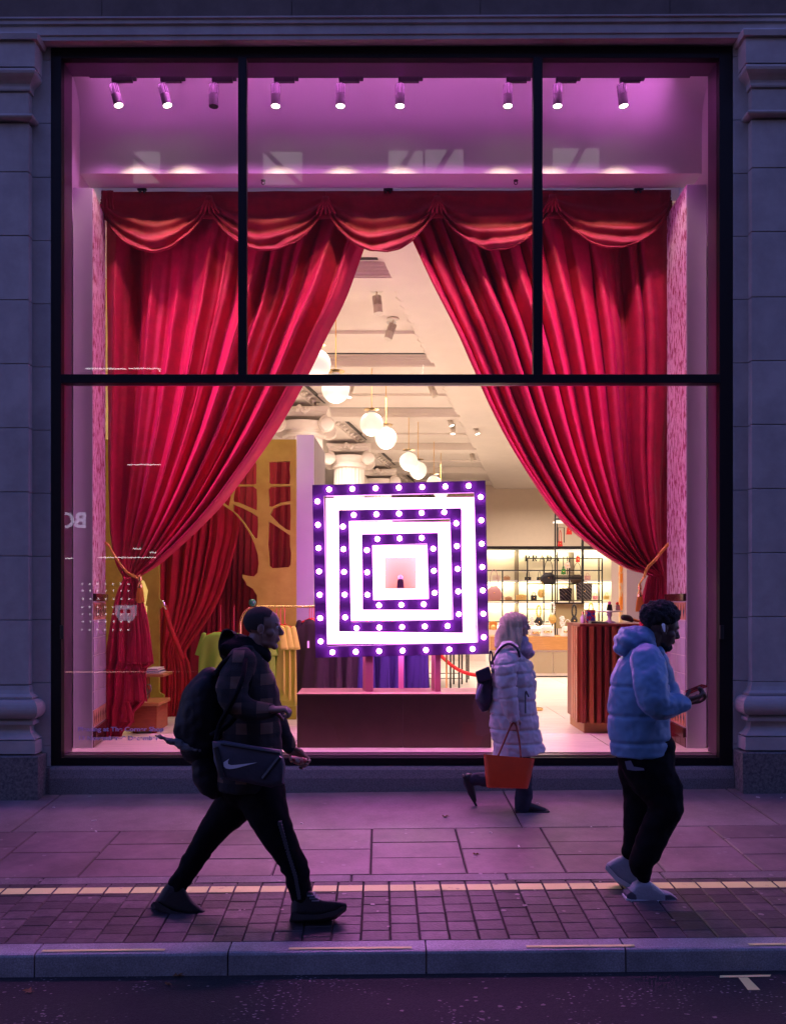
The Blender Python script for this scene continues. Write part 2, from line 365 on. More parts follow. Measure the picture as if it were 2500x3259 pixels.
# chewing gum spots, grit
random.seed(5)
mb = MB()
for k in range(150):
    xx = random.uniform(-2.9,2.9); yy = random.uniform(YK+.15, YW-.3); r = random.uniform(.006,.016)
    z = G(xx,yy)+.0035
    n = 9; ph = random.random()*6
    vs = [(xx+r*math.cos(q)*random.uniform(.8,1.2), yy+r*math.sin(q)*random.uniform(.8,1.2), z) for q in [2*math.pi*i/n for i in range(n)]]
    mb.add(vs, [tuple(range(n))])
tag(mb.build('gum_spots', mat('old_gum', (.26,.22,.22), .7), loc=(0,0,0)), 'pale flattened chewing gum spots dotted over the paving', 'gum', kind='stuff')
mb = MB()
for k in range(420):
    yy = random.uniform(2.9, YK-.05); xx = random.uniform(-2.1,2.1); r = random.uniform(.003,.009); z = SX*xx-.117+.003
    if noise.noise(Vector((xx*1.3,yy*2,3))) < -.05: continue
    n = 6; ph = random.random()*6
    vs = [(xx+r*1.5*math.cos(q+ph)*random.uniform(.7,1.3), yy+r*math.sin(q+ph)*random.uniform(.7,1.3), z+random.uniform(0,.003)) for q in [2*math.pi*i/n for i in range(n)]]
    mb.add(vs, [tuple(range(n))])
tag(mb.build('road_grit', mat('pale_chippings', (.15,.12,.12), .6, rnd=0), loc=(0,0,0)), 'pale stone chippings and flakes set in the dark asphalt', 'grit', kind='stuff')
random.seed(9); mb = MB()
for px, py in ((2375,2523),(2252,2509),(172,2562),(292,2632),(306,2640),(286,2528),(1650,2700),(1710,2563),(2050,2550),(2410,2550),(2485,2552),(960,2620),(730,2545),(1880,2640),(1560,2655),(300,2605)):
    r_ = (py-CY)/F; Y_ = YK+(H-YK*r_)/(r_+SYL); x_ = X(px,Y_); z_ = G(x_,Y_)+.001; a_ = random.uniform(0,3); l_ = random.uniform(.008,.028); w_ = random.uniform(.003,.007)
    mb.obox((x_,Y_,z_+.004), (l_*math.cos(a_),l_*math.sin(a_),0), (-w_*math.sin(a_),w_*math.cos(a_),0), (0,0,.003))
tag(mb.build('litter', mat('pale_litter', (.55,.52,.48), .7), loc=(0,0,0)), 'tiny pale scraps and cigarette ends scattered on the pavement', 'litter', kind='stuff')
leafm = mat('dry_leaf', (.20,.09,.03), .7)
def leaf(px, py, g, lab, s=.03, road_=False):
    if road_: Y = F*(H+.117)/(py-CY); z0 = -.117
    else:
        r = (py-CY)/F; Y = YK+(H-YK*r)/(r+SYL); z0 = SYL*(Y-YK)
    x0 = X(px,Y); z0 += SX*x0; mb = MB(); vs = []
    n = 13; a0 = random.random()*6
    for i in range(n):
        rr = s*(1 if i % 2 == 0 else .45)*random.uniform(.8,1.1); q = a0+2*math.pi*i/n
        vs.append((x0+rr*math.cos(q), Y+rr*math.sin(q), z0+.006+random.uniform(0,.014)))
    vs.append((x0,Y,z0+.005)); mb.add(vs, [(i,(i+1)%n,n) for i in range(n)])
    mb.tube([(x0,Y,z0+.006),(x0+s*1.2,Y-s*.5,z0+.012)], .001, 4)
    tag(mb.build('fallen_leaf', leafm), lab, 'leaf', 'fallen leaves')
leaf(1415, 2603, 0, 'dry brown leaf on the big slabs left of the walking woman')
leaf(1513, 2725, 0, 'curled dark leaf on the flags near the yellow line', .026)
leaf(568, 3103, 0, 'dark leaf in the gutter against the kerb face', .03, True)
leaf(92, 3148, 0, 'brown leaf lying on the asphalt at lower left', .028, True)
leaf(534, 3132, 0, 'pale bent leaf on the asphalt just off the kerb', .02, True)
leaf(2405, 3098, 0, 'small leaf on the road beside the painted mark', .018, True)
# ================================================================ facade
def stone_run(root, name, edge, yf, levels, side, depth_to, m, xout=3.9):
    """moulded pier: levels (z, offset) mitred round the corner; side -1 left pier, +1 right pier"""
    mb = MB(); rings = []
    for z, o in levels:
        xe = edge + o*(-side); rings.append([(side*xout,yf-o,z),(xe,yf-o,z),(xe,depth_to,z),(side*xout,depth_to,z)])
    mb.loft(rings); return mb.build(name, m, root, smooth=False)
def arc(z0, z1, o0, bulge, n=8, sgn=1):
    return [(lerp(z0,z1,(1-math.cos(math.pi*k/n))/2), o0 + sgn*bulge*math.sin(math.pi*k/n)) for k in range(n+1)]
def pier(side, lab):
    # photo columns of the pier's front edge
    es = X(92,7.27) if side < 0 else X(2390,7.27)
    YF = 7.27; root = thing('stone_pilaster', lab, 'pilaster', (side*3.2, YF, G(side*3.2, YF)))
    zz = lambda py, Y=YF: Z(py, Y)
    dy = 0 if side < 0 else -12
    f = lambda py: zz(py+dy)
    # capital
    stone_run(root, 'abacus', es, YF, [(f(152),.115),(f(136),.125),(f(131),.12)], side, YW+.3, M['stone'])
    stone_run(root, 'capital_block', es, YF, [(f(232)+.002,.085),(f(154),.09)], side, YW+.3, M['stone'])
    cy = [(f(292),.015),(f(288),.02)] + [(f(lerp(286,236,k/7)), lerp(.02,.085,k/7)-.016*math.sin(math.pi*2*k/7)) for k in range(8)]
    stone_run(root, 'cyma_moulding', es, YF, cy, side, YW+.3, M['stone'])
    stone_run(root, 'stone_block', es, YF, [(f(366),0),(f(294),0)], side, YW+.3, M['stone'])
    stone_run(root, 'astragal', es, YF, arc(f(388), f(368), .012, .045), side, YW+.3, M['stone'])
    js = [391, 547, 750, 954, 1158, 1362, 1566, 1770, 1974, 2180]
    if side > 0: js = [391, 546, 749, 957, 1160, 1363, 1567, 1771, 1975, 2182]
    for a, b in zip(js, js[1:]):
        g = .0025
        stone_run(root, 'stone_block', es, YF, [(f(b)+g,-.004),(f(b)+g+.004,0),(f(a)-g-.004,0),(f(a)-g,-.004)], side, YW+.3, M['stone'])
    # base
    stone_run(root, 'apophyge', es, YF, [(f(2222),.05),(f(2216),.05),(f(2215),.04),(f(2208),.018),(f(2196),.006),(f(2182),0)], side, YW+.3, M['stone'])
    stone_run(root, 'torus', es, YF, arc(f(2286), f(2224), .045, .075, 12), side, YW+.3, M['stone'])
    stone_run(root, 'fillet', es, YF, [(f(2304),.06),(f(2292),.06),(f(2291),.04),(f(2288),.04)], side, YW+.3, M['stone'])
    stone_run(root, 'scotia', es, YF, [(f(2350),.085)]+[(lerp(f(2348),f(2306),k/8), .085-.065*math.sin(math.pi/2*min(1,k/5))) for k in range(9)], side, YW+.3, M['stone'])
    stone_run(root, 'stone_block', es, YF, [(f(2394),.09),(f(2353),.09)], side, YW+.3, M['stone'])
    gz = G(side*3, YF)-.08
    stone_run(root, 'base_block', es, YF, [(gz,.125),(f(2402),.13),(f(2399),.12)], side, YW+.3, M['rough'])
    return root
pier(-1, 'moulded limestone pilaster left of the display window with rough dark base')
pier(1, 'moulded limestone pilaster right of the display window beside the man with phone')
GX0, GX1 = X(163,YW), X(2330,YW); ZT, ZB = Z(147,YW), Z(2436,YW)
for side, lab in ((-1,'narrow limestone jamb between left pilaster and black window frame'),(1,'narrow limestone jamb between black window frame and right pilaster')):
    r = thing('stone_jamb', lab, 'wall', (side*3.0, YW, G(side*3,YW)))
    js = [120,191,392,564,766,967,1168,1369,1570,1771,1972,2173,2374,2440] if side < 0 else [110,180,382,552,752,953,1155,1358,1560,1763,1965,2166,2368,2440]
    xa, xb = (-3.6, GX0-.003) if side < 0 else (GX1+.003, 3.7)
    for a, b in zip(js, js[1:]):
        mb = MB(); g = .002; mb.box(xa, xb, YW, YW+.35, Z(b,YW)+g, Z(a,YW)-g); mb.build('stone_block', M['stone'], r, bevel=.003)
    mb = MB(); mb.box(xa, xb, YW-.02, YW+.35, G(side*3,YW)-.1, Z(2441,YW)); mb.build('base_block', M['granite'], r, bevel=.004)
# sill plinth
mb = MB(); zs = Z(2437,YW)-.002
pr = [(YW+.3,-.05),(YW-.035,-.05),(YW-.035,zs-.10),(YW-.02,zs-.03),(YW+.0,zs),(YW+.3,zs)]
mb.loft([[(xx, y, z+(0 if z > .1 else G(xx,YW))) for y, z in pr] for xx in (GX0-.001, GX1+.001)])
tag(mb.build('granite_sill', M['granite']), 'speckled grey granite plinth running under the shop window', 'sill')
# entablature
r = thing('entablature', 'long limestone entablature above the shop window with dark frieze blocks', 'cornice', (0,7.2,Z(130,7.25)))
ye = 7.25
mb = MB(); mb.loft([[(xx,y,z+.0042*xx) for y, z in [(ye+.5,Z(125,ye)),(ye,Z(125,ye)),(ye,Z(112,ye)),(ye-.012,Z(110,ye)),(ye-.012,Z(82,ye)),(ye-.03,Z(79,ye)),(ye-.03,Z(67,ye)),(ye-.045,Z(65,ye)),(ye-.045,Z(60,ye)),(ye+.5,Z(58,ye))]] for xx in (-4.5, 4.5)])
mb.build('architrave', M['stone'], r)
for a, b in ((-700,-278),(-278,325),(325,928),(928,1528),(1528,2130),(2130,2733),(2733,3200)):
    mb = MB(); mb.box(X(a,7.3)+.002, X(b,7.3)-.002, 7.3, 7.7, Z(61,7.3), Z(-190,7.3)); o = mb.build('frieze_block', M['frieze'], r, bevel=.003)
mb = MB(); mb.box(-4.5,4.5,7.62,7.72,Z(130,7.62)-.02,9.5); mb.build('backing_wall', M['frieze'], r)
# ---------------------------------------------------------------- window frame
wf = thing('shop_window', 'tall black framed shop window with two mullions and a transom', 'window', (0,YW,Z(2436,YW)))
fm = M['bronze']
def bar(name, x0, x1, z0, z1, y0=YW, y1=YW+.07): mb = MB(); mb.box(x0,x1,y0,y1,z0,z1); return mb.build(name, fm, wf, bevel=.003)
xi0, xi1 = X(195,YW), X(2288,YW); zt1 = Z(184,YW); zb1 = Z(2412,YW)
bar('frame_side', GX0, xi0, ZB, ZT); bar('frame_side', xi1, GX1, ZB, ZT)
bar('frame_head', xi0, xi1, zt1, ZT, YW+.001); bar('frame_foot', xi0, xi1, ZB, zb1, YW+.001)
zr0, zr1 = Z(1220,YW), Z(1192,YW)
bar('transom', xi0, xi1, zr0, zr1, YW-.012, YW+.065)
m1, m2 = (X(758,YW),X(785,YW)), (X(1696,YW),X(1725,YW))
bar('mullion', *m1, zr1, zt1, YW-.008, YW+.062); bar('mullion', *m2, zr1, zt1, YW-.008, YW+.062)
yg = YW+.045
for x0, x1, z0, z1 in ((xi0,m1[0],zr1,zt1),(m1[1],m2[0],zr1,zt1),(m2[1],xi1,zr1,zt1),(xi0,xi1,zb1,zr0)):
    mb = MB(); mb.add([(x0,yg,z0),(x1,yg,z0),(x1,yg,z1),(x0,yg,z1)], [(0,1,2,3)]); mb.build('glass_pane', M['glass'], wf)
# lining behind the glass
for n, b in (('jamb_lining',(xi0-.03,xi0,YW+.072,7.60,ZB+.02,zt1)),('jamb_lining',(xi1,xi1+.03,YW+.072,7.60,ZB+.02,zt1)),('head_lining',(xi0-.03,xi1+.03,YW+.072,7.60,zt1+.001,zt1+.04)),
             ('transom_lining',(xi0,xi1,YW+.07,YW+.13,Z(1226,YW+.1),zr1-.01))):
    mb = MB(); mb.box(*b); mb.build(n, M['liner'], wf)
for k, (px, py) in enumerate(((197,2012),(2296,2012))):
    mb = MB(); mb.pbox(px-6, px+6, py-22, py+22, YW-.02+.0, .02); mb.build('sensor_box', M['black'], wf, bevel=.002)
# floor grille
FZ = .458
gr = thing('floor_grille', 'slotted dark metal heating grille along the foot of the window', 'grille', (0,7.5,FZ))
mb = MB(); mb.box(xi0, xi1, YW+.075, 7.56, FZ-.03, FZ-.018); mb.build('tray', M['bronze'], gr)
mb = MB(); mb.box(xi0,xi1,YW+.075,YW+.085,FZ-.018,FZ+.001); mb.box(xi0,xi1,7.545,7.558,FZ-.018,FZ+.002); mb.build('edge_trim', mat('mauve_metal',(.5,.42,.5),.3,metal=.8), gr)
mb = MB(); x = xi0+.01
while x < xi1-.03:
    sl = .03 if x < 0 else -.03
    mb.add([(x,YW+.086,FZ),(x+.008,YW+.086,FZ),(x+.008+sl,7.544,FZ),(x+sl,7.544,FZ),(x,YW+.086,FZ-.015),(x+.008,YW+.086,FZ-.015),(x+.008+sl,7.544,FZ-.015),(x+sl,7.544,FZ-.015)],
           [(0,1,2,3),(0,4,5,1),(1,5,6,2),(2,6,7,3),(3,7,4,0)]); x += .021
tag(mb.build('slat', mat('mauve_slat',(.30,.22,.28),.35,metal=.7), gr), kind='stuff')
# ================================================================ window bay
BX0, BX1 = -2.80, 3.04-.0
BX1 = X(2232, 8.0)
zsf = Z(552, 8.0); zc = 6.60
mb = MB(); arcp = [(8.0-.32+.32*math.sin(a), zc-.32+.32*math.cos(a)) for a in [math.pi/2*k/10 for k in range(11)]]
prof = [(7.55, zc)] + arcp + [(8.0, zsf)] + [(8.28, zsf), (8.28, zc+.15), (7.55, zc+.15)]
mb.loft([[(xx,y,z) for y, z in prof] for xx in (BX0-.25, BX1+.25)])
tag(mb.build('bay_ceiling', M['white'], smooth=2), kind='structure')
for nm, x0, x1 in (('bay_side_wall', BX0-.25, BX0), ('bay_side_wall', BX1, BX1+.25)):
    mb = MB(); mb.box(x0, x1, 7.602, 8.62, FZ-.1, zc); tag(mb.build(nm, M['white']), kind='structure')
# interior floor laid in long stone strips
sf = thing('shop_floor', None, None, (0,0,0), kind='structure')
y = 7.56; k = 0; FM = M['creamfloor']
while y < 24:
    d = 1.1 if y < 12 else 2.2
    for i in range(8):
        xx = -9.5 + i*2.9 + (k % 2)*.9; mb = MB(); mb.box(xx+.004, xx+2.896, y+.004, y+d-.004, FZ-.05, FZ); mb.build('floor_slab', FM, sf)
    y += d; k += 1
mb = MB(); mb.box(-14, 18, 7.42, 40, FZ-.12, FZ-.006); mb.build('floor_base', bed, sf)
# fascia above the curtain rail
mb = MB(); mb.box(-3.3, 3.6, 8.62, 8.66, Z(640,8.62), 6.4); tag(mb.build('cream_fascia', M['cream']), kind='structure')
# side walls of the shop
mb = MB(); mb.box(-3.6,-3.4,8.7,13,FZ-.1,6.3); tag(mb.build('shop_wall', mat('ochre_wall', (.55,.46,.12), .7, var=.1)), kind='structure')
mb = MB(); mb.box(9.5,9.7,8.7,34,FZ-.1,6.3); tag(mb.build('shop_wall', M['cream']), kind='structure')
mb = MB(); mb.box(-12,18,34,34.3,FZ-.1,6.3); tag(mb.build('shop_back_wall', M['cream']), kind='structure')
mb = MB(); mb.box(-12.2,-12,8.7,34,FZ-.1,6.3); tag(mb.build('shop_wall', M['cream']), kind='structure')
# ---- coffered ceiling, bays stepping back and to the right
SH = .2; CZ = 5.97
def sbox(mb, x0, x1, y0, y1, z0, z1):
    f = lambda x, y: x + SH*(y-10.5)
    return mb.add([(f(x0,y0),y0,z0),(f(x1,y0),y0,z0),(f(x1,y1),y1,z0),(f(x0,y1),y1,z0),(f(x0,y0),y0,z1),(f(x1,y0),y0,z1),(f(x1,y1),y1,z1),(f(x0,y1),y1,z1)],
        [(0,3,2,1),(4,5,6,7),(0,1,5,4),(1,2,6,5),(2,3,7,6),(3,0,4,7)])
ce = thing('shop_ceiling', None, None, (0,0,0), kind='structure')
mb = MB(); sbox(mb, -14, 14, 8.67, 36, CZ, CZ+.2); mb.build('ceiling_slab', M['cream'], ce)
mb = MB(); sbox(mb, .12, 9, 8.67, 36, 5.80, CZ-.002); mb.build('long_beam', M['cream'], ce)
mb = MB(); sbox(mb, -3.6, -2.78, 8.67, 36, 5.80, CZ-.002); mb.build('long_beam', M['cream'], ce)
for k in range(-1, 7):
    Yk = 10.5+3.97*k
    if Yk < 8.7 : continue
    mb = MB(); sbox(mb, -2.78, .12, Yk+.12, Yk+.56, 5.80, CZ-.003); mb.build('cross_beam', M['cream'], ce)
    mb = MB()
    for j, (dz, dd) in enumerate(((.02,.10),(.06,.075),(.11,.045),(.15,.02))): sbox(mb, -2.775, .11, Yk+.12-dd, Yk+.1199, 5.80+dz, CZ-.005-.0*j) if 0 else sbox(mb, -2.775, .115, Yk+.12-.02-.022*j, Yk+.119-.022*j-.0, 5.815+.035*j, CZ-.004)
    mb.build('moulding', M['cream'], ce)
    mb = MB(); sbox(mb, -2.66, -.02, Yk-.10, Yk-.03, CZ-.006, CZ-.002); mb.build('air_slot', M['black'], ce)
    mb = MB(); sbox(mb, -2.63, -.8, Yk+1.1, Yk+1.14, CZ-.02, CZ-.002); mb.build('ceiling_strip', M['cream'], ce) if k > 0 else None
    mb = MB(); sbox(mb, -2.775, .115, Yk+2.7, Yk+3.7, CZ-.05, CZ-.003); mb.build('dropped_panel', M['cream'], ce)
    # slots running back on the left, leafy cornices both sides
    mb = MB(); sbox(mb, -2.62, -2.585, Yk+.9, Yk+3.3, CZ-.056, CZ-.0045); mb.build('air_slot', M['black'], ce)
    for side, xo in ((1,.085),(-1,-2.74)):
        mb = MB()
        if side > 0: sbox(mb, .06,.1199, Yk+.6, Yk+3.95, 5.83, CZ-.06); sbox(mb, .02,.0599, Yk+.6, Yk+3.95, 5.88, CZ-.06)
        n = 11
        for q in range(n):
            yy = Yk+.7+3.1*q/(n-1); xx = xo+SH*(yy-10.5)
            mb.ball((xx,yy,5.86), .05, 8, 5, (1,1.3,.9)); mb.ball((xx-.04*side,yy+.08,5.9), .035, 8, 5, (1.2,1.6,.8))
        mb.build('leaf_cornice', M['cream'], ce, smooth=2)
# fluted columns with scroll capitals
def column(xc, yc, lab):
    r = thing('ionic_column', lab, 'column', (xc,yc,FZ), 'fluted columns down the left of the shop')
    mb = MB(); n = 96
    prof = lambda rr, z: [(xc+(rr-.022*abs(math.cos(math.pi*24*k/n/1.0))**2)*math.cos(2*math.pi*k/n), yc+(rr-.022*abs(math.cos(math.pi*24*k/n))**2)*math.sin(2*math.pi*k/n), z) for k in range(n)]
    mb.loft([prof(.44,FZ),prof(.42,3.2),prof(.38,5.12)]); mb.build('shaft', M['cream'], r)
    mb = MB(); mb.lathe([(.40,5.12),(.44,5.15),(.44,5.19),(.41,5.21),(.41,5.26),(.50,5.34),(.52,5.42)], (xc,yc,0), 28)
    for s_ in range(16):
        a = 2*math.pi*s_/16; mb.ball((xc+.47*math.cos(a), yc+.47*math.sin(a), 5.36), .032, 8, 6, (1,1,1.4))
    mb.build('echinus', M['cream'], r, smooth=2)
    mb = MB()
    for sx_ in (-1,1):
        for sy_ in (-1,1):
            cx, cy = xc+sx_*.50, yc+sy_*.42; pts = []
            for q in range(44):
                a = q/43*4.6*math.pi; rr = .165*(1-q/43*.86); pts.append((cx-sx_*rr*math.sin(a)*1.0, cy, 5.34+rr*math.cos(a)))
            mb.tube(pts, [.034*(1-.5*q/43) for q in range(44)], 7)
            mb.lathe([(.13,-.05),(.15,0),(.13,.05)], (cx,cy,5.34), 16, axis='y')
    mb.build('volute', M['cream'], r, smooth=2)
    mb = MB(); mb.loft([[(xc-h,yc-h*.9,z),(xc-h*.5,yc-h*.78,z),(xc+h*.5,yc-h*.78,z),(xc+h,yc-h*.9,z),(xc+h,yc+h*.9,z),(xc-h,yc+h*.9,z)] for h, z in ((.46,5.52),(.50,5.56),(.50,5.60),(.54,5.64),(.54,5.70))])
    for q in range(5): mb.ball((xc-.1+.05*q, yc-.50, 5.62+.04*math.sin(q*1.57)), .06, 8, 6)
    mb.build('abacus', M['cream'], r)
column(X(967,17.5), 17.5, 'nearest fluted cream column with scroll capital behind the grey portal')
column(X(1111,21.5), 21.5, 'second fluted cream column, above the left end of the marquee sign')
column(X(1205,25.5), 25.5, 'farthest fluted cream column, its capital just over the marquee sign')
# ================================================================ lights of the window bay
MAG = (1, .22, .95)
r = thing('led_strip', 'magenta light strip running along the window head above the track', 'light strip', (0,7.61,zt1+.06))
mb = MB(); mb.box(-2.7, 2.8, 7.605, 7.62, zt1+.045, zt1+.06); mb.build('diffuser', M['led'], r)
lamp('AREA', 'cove_light', (0,7.74,6.57), 40, MAG, r, (R(58),0,0), 5.3, .05, spread=120)
lamp('AREA', 'street_side_fill', (0,7.615,6.44), 46, MAG, r, (R(-17),0,0), 4.6, .03, spread=50)  # added fill throwing magenta onto the pavement, no fitting of its own
lamp('AREA', 'curtain_fill', (0,7.625,6.40), 50, MAG, r, (R(11),0,0), 5.3, .05, spread=50)  # added magenta fill aimed down at the curtains, not a separate fitting
for sx_, lb in ((-1,'magenta light strip standing in the left window jamb'),(1,'magenta light strip standing in the right window jamb')):
    xx = BX0+.02 if sx_ < 0 else BX1-.02
    r = thing('jamb_light', lb, 'light strip', (xx,7.62,FZ))
    mb = MB(); mb.box(xx-.008,xx+.008,7.610,7.62,FZ+.02,5.4); mb.build('diffuser', emis('pink_tube',(1,.42,.95),1.3 if sx_<0 else .4), r)
    lamp('AREA', 'curtain_side_fill', (sx_*2.45,7.72,3.6), 17, MAG, r, (R(90),0,R(sx_*62)), .05, 2.6, spread=120)  # added magenta fill raking the curtain folds, set apart from the strip
# track with nine spotlights
TY = 7.66
tm = mat('mauve_track', (.07,.05,.075), .4); hm = mat('spot_body', (.045,.035,.045), .4)
r = thing('lighting_track', 'long lighting track fixed under the head of the window bay', 'track', (0,TY,Z(240,TY)))
mb = MB(); mb.box(X(284,TY), X(2195,TY), TY-.02, TY+.02, Z(244,TY), Z(232,TY)); mb.build('rail', tm, r)
for px in (300, 900, 1500, 2100): mb = MB(); mb.box(X(px,TY)-.01, X(px,TY)+.01, TY-.01, TY+.01, Z(233,TY), zc); mb.build('hanger', tm, r)
spots = [(362,14,1,'leftmost track spotlight, lit and tilted to the right'),(517,14,1,'second track spotlight from the left, lit and tilted'),(680,0,0,'unlit dark track spotlight beside the left mullion'),
 (877,0,1,'first lit track spotlight to the right of the left mullion'),(1083,0,1,'lit track spotlight over the left side of the middle pane'),(1272,0,1,'lit track spotlight above the middle swag of the pelmet'),
 (1615,0,1,'lit track spotlight just left of the right mullion'),(1773,0,1,'lit track spotlight just right of the right mullion'),(1976,6,1,'rightmost track spotlight, slightly tilted')]
for px, tilt, on, lab in spots:
    x0 = X(px,TY); zt = Z(271,TY); r = thing('track_spotlight', lab, 'spotlight', (x0,TY,zt), 'spotlights on the window track')
    T = R(tilt); d = Vector((math.sin(T),0,-math.cos(T))); u = Vector((math.cos(T),0,math.sin(T))); top = Vector((x0-.01*0,TY,zt))
    mb = MB(); mb.box(x0-.015,x0+.17,TY-.018,TY+.018,Z(262,TY),Z(246,TY)); mb.box(x0+.17,x0+.205,TY-.015,TY+.015,Z(256,TY),Z(246,TY)); mb.build('adapter', tm, r, bevel=.003)
    mb = MB(); mb.box(x0+.0,x0+.028,TY-.012,TY+.012,zt-.03,Z(261,TY)); mb.build('stem', tm, r)
    mb = MB(); mb.tube([top+d*.09, top+d*.185], .042, 20); mb.build('body', hm, r, smooth=2)
    mb = MB(); mb.tube([top, top+d*.09], .026, 12)
    for k in range(14):
        a = 2*math.pi*k/14; v = u*math.cos(a)+Vector((0,1,0))*math.sin(a)
        mb.obox(top+d*.045+v*.031, d*.045, v*.011, d.cross(v)*.0028)
    mb.build('heat_sink', hm, r)
    mb = MB(); mb.tube([top+d*.183, top+d*.188], .036, 20); mb.build('lens', emis('spot_lens',(1,.86,.72),14) if on else M['black'], r)
    mb = MB(); mb.tube([top+d*.18, top+d*.191], .0425, 20, cap=False); mb.build('rim', hm, r)
    if on: lamp('SPOT', 'spot_beam', top+d*.20, 58, (1,.74,.50), r, (R(6), -T*.5, 0), .02, spot=78, blend=.45)
# fittings on the soffit
r = thing('eye_hook', 'small dark hook screwed into the pink soffit left of centre', 'hook', P(838,575,8.14))
for i, (px, lab) in enumerate(((838,'small ring hook on the pink soffit, left of centre'),(1640,'small ring hook on the pink soffit beside the right mullion'))):
    if i: r = thing('eye_hook', lab, 'hook', P(px,575,8.14))
    else: r['label'] = lab
    c = P(px,577,8.14); mb = MB(); mb.tube([(c[0]+.016*math.sin(q),c[1]-.01,c[2]+.016*math.cos(q)-.02) for q in [k*.55 for k in range(12)]], .004, 6); mb.build('ring', M['black'], r)
    mb = MB(); mb.lathe([(.022,0),(.022,-.006),(.01,-.012)], (c[0],c[1]-.01,zsf), 12); mb.build('plate', hm, r)
# ================================================================ curtains
FT = {}
def fold(u, n, seed):
    """pleats: ridges and valleys at irregular spacing and height with nearly flat flanks"""
    if (n,seed) not in FT:
        rnd = random.Random(seed); xs = [0.]; hs = [rnd.uniform(.3,.7)]; up = True; W_ = []
        while xs[-1] < 1.02:
            w_ = rnd.uniform(.30,1.7)/(2*n)*(1.6 if rnd.random() < .15 else 1); xs.append(xs[-1]+w_)
            hs.append(rnd.uniform(.55,1.1) if up else rnd.uniform(-.2,.35)); up = not up
        g = np.linspace(-.05,1.05,3301); v = np.interp(g, xs, hs); k = max(3,int(3000/n*.11)); ker = np.hanning(k+2); v = np.convolve(np.pad(v,(k,k),'edge'), ker/ker.sum(), 'same')[k:-k]
        v += .05*np.sin(g*61*2+seed)+.03*np.sin(g*143+2*seed)
        FT[(n,seed)] = (g, v)
    g, v = FT[(n,seed)]; return float(np.interp(u, g, v))
def drape(name, outer, inner, ys, Yb, n, amp, seed, m, root, nu=300, bow=.0, pinch=.35, lean=None, slack=0.):
    """hanging cloth between two edges given as (height in photo px, x px) at depth Yb"""
    mb = MB(); vs = []; nv = len(ys)
    for j, y in enumerate(ys):
        xo, xi = X(interp(outer,y),Yb), X(interp(inner,y),Yb); wd = abs(xi-xo)
        A = amp*min(1.0, (wd/1.2)**.55)*(min(1, .38+.62*max(0,(y-760))/260) if ys[0] == 640 else 1)
        for i in range(nu):
            u = i/(nu-1); f = fold(u, n, seed); df = (fold(u+.002,n,seed)-f)/.002
            xx = lerp(xo, xi, u); xx += pinch*A*max(-1,min(1,df/(6*n)))*.5*min(1,wd)
            p = Vector((u*9, y*.004, seed)); wr = noise.noise(p)*.022*min(1,wd)+noise.noise(p*3.1)*.008
            yy = Yb - A*(f-.35) - bow*math.sin(math.pi*u)*1.0 + wr + slack*(u**8)*-1
            zz = Z(y,Yb) + (noise.noise(Vector((u*14,seed,1)))*.012 if j == nv-1 else 0)
            vs.append((xx,yy,zz))
    mb.add(vs, [(j*nu+i,(j+1)*nu+i,(j+1)*nu+i+1,j*nu+i+1) for j in range(nv-1) for i in range(nu-1)])
    o = mb.build(name, m, root, smooth=True, fix=False)
    s = o.modifiers.new('thick','SOLIDIFY'); s.thickness = .012; s.offset = 1
    return o
YC = 8.48
def steps(a, b, n): return [lerp(a,b,k/(n-1)) for k in range(n)]
inL = curved([(610,1230),(700,1200),(803,1156),(952,1101),(1071,1042),(1190,984),(1265,945),(1384,874),(1503,790),(1607,708),(1696,622),(1786,520),(1815,478),(1838,440)])
outL = curved([(610,340),(1100,346),(1600,350),(1720,358),(1790,372),(1838,398)])
cl = thing('stage_curtain', 'left red velvet curtain swept to the left and tied with gold rope', 'curtain', P(350,2375,YC))
drape('upper_drape', outL, inL, steps(640,1842,120), YC, 12, .25, 3, M['velvet'], cl, slack=.05)
tl_in = curved([(1838,440),(1880,452),(2000,468),(2070,482),(2108,490),(2130,470),(2180,468),(2235,462),(2262,432),(2300,424),(2330,392),(2378,386)])
tl_out = curved([(1838,398),(1900,372),(2000,352),(2120,338),(2250,334),(2378,342)])
drape('lower_drape', tl_out, tl_in, steps(1838,2378,80), YC-.02, 6.5, .13, 5, M['velvet'], cl, nu=200)
# cascading cuffs of the left tail
for (xa,xb,y0,y1,dd,lab) in ((404,488,1905,2112,.16,9),(398,470,2060,2232,.13,12),(385,430,2200,2300,.10,14)):
    drape('cuff', [(y0,xa+14),(y1,xa)], [(y0,xb-34),(lerp(y0,y1,.6),xb-8),(y1,xb)], steps(y0,y1,24), YC-dd, 2.2, .07, lab, M['velvet'], cl, nu=60)
cr_ = thing('stage_curtain', 'right red velvet curtain swept to the right and tied with gold rope', 'curtain', P(2120,2380,YC))
inR = curved([(610,1240),(700,1275),(774,1309),(923,1376),(1071,1449),(1175,1495),(1309,1555),(1428,1617),(1533,1683),(1652,1773),(1741,1877),(1803,1979),(1822,2040),(1832,2066)])
outR = curved([(610,2136),(1100,2140),(1500,2110),(1700,2104),(1780,2108),(1832,2112)])
drape('upper_drape', outR, inR, steps(640,1834,120), YC, 11.5, .25, 8, M['velvet'], cr_, slack=.05)
drape('lower_drape', curved([(1826,2112),(1900,2120),(2100,2130),(2380,2146)]), curved([(1826,2064),(1870,2048),(1990,2032),(2150,2040),(2380,2068)]), steps(1826,2380,60), YC-.02, 6, .12, 10, M['velvet'], cr_, nu=200)
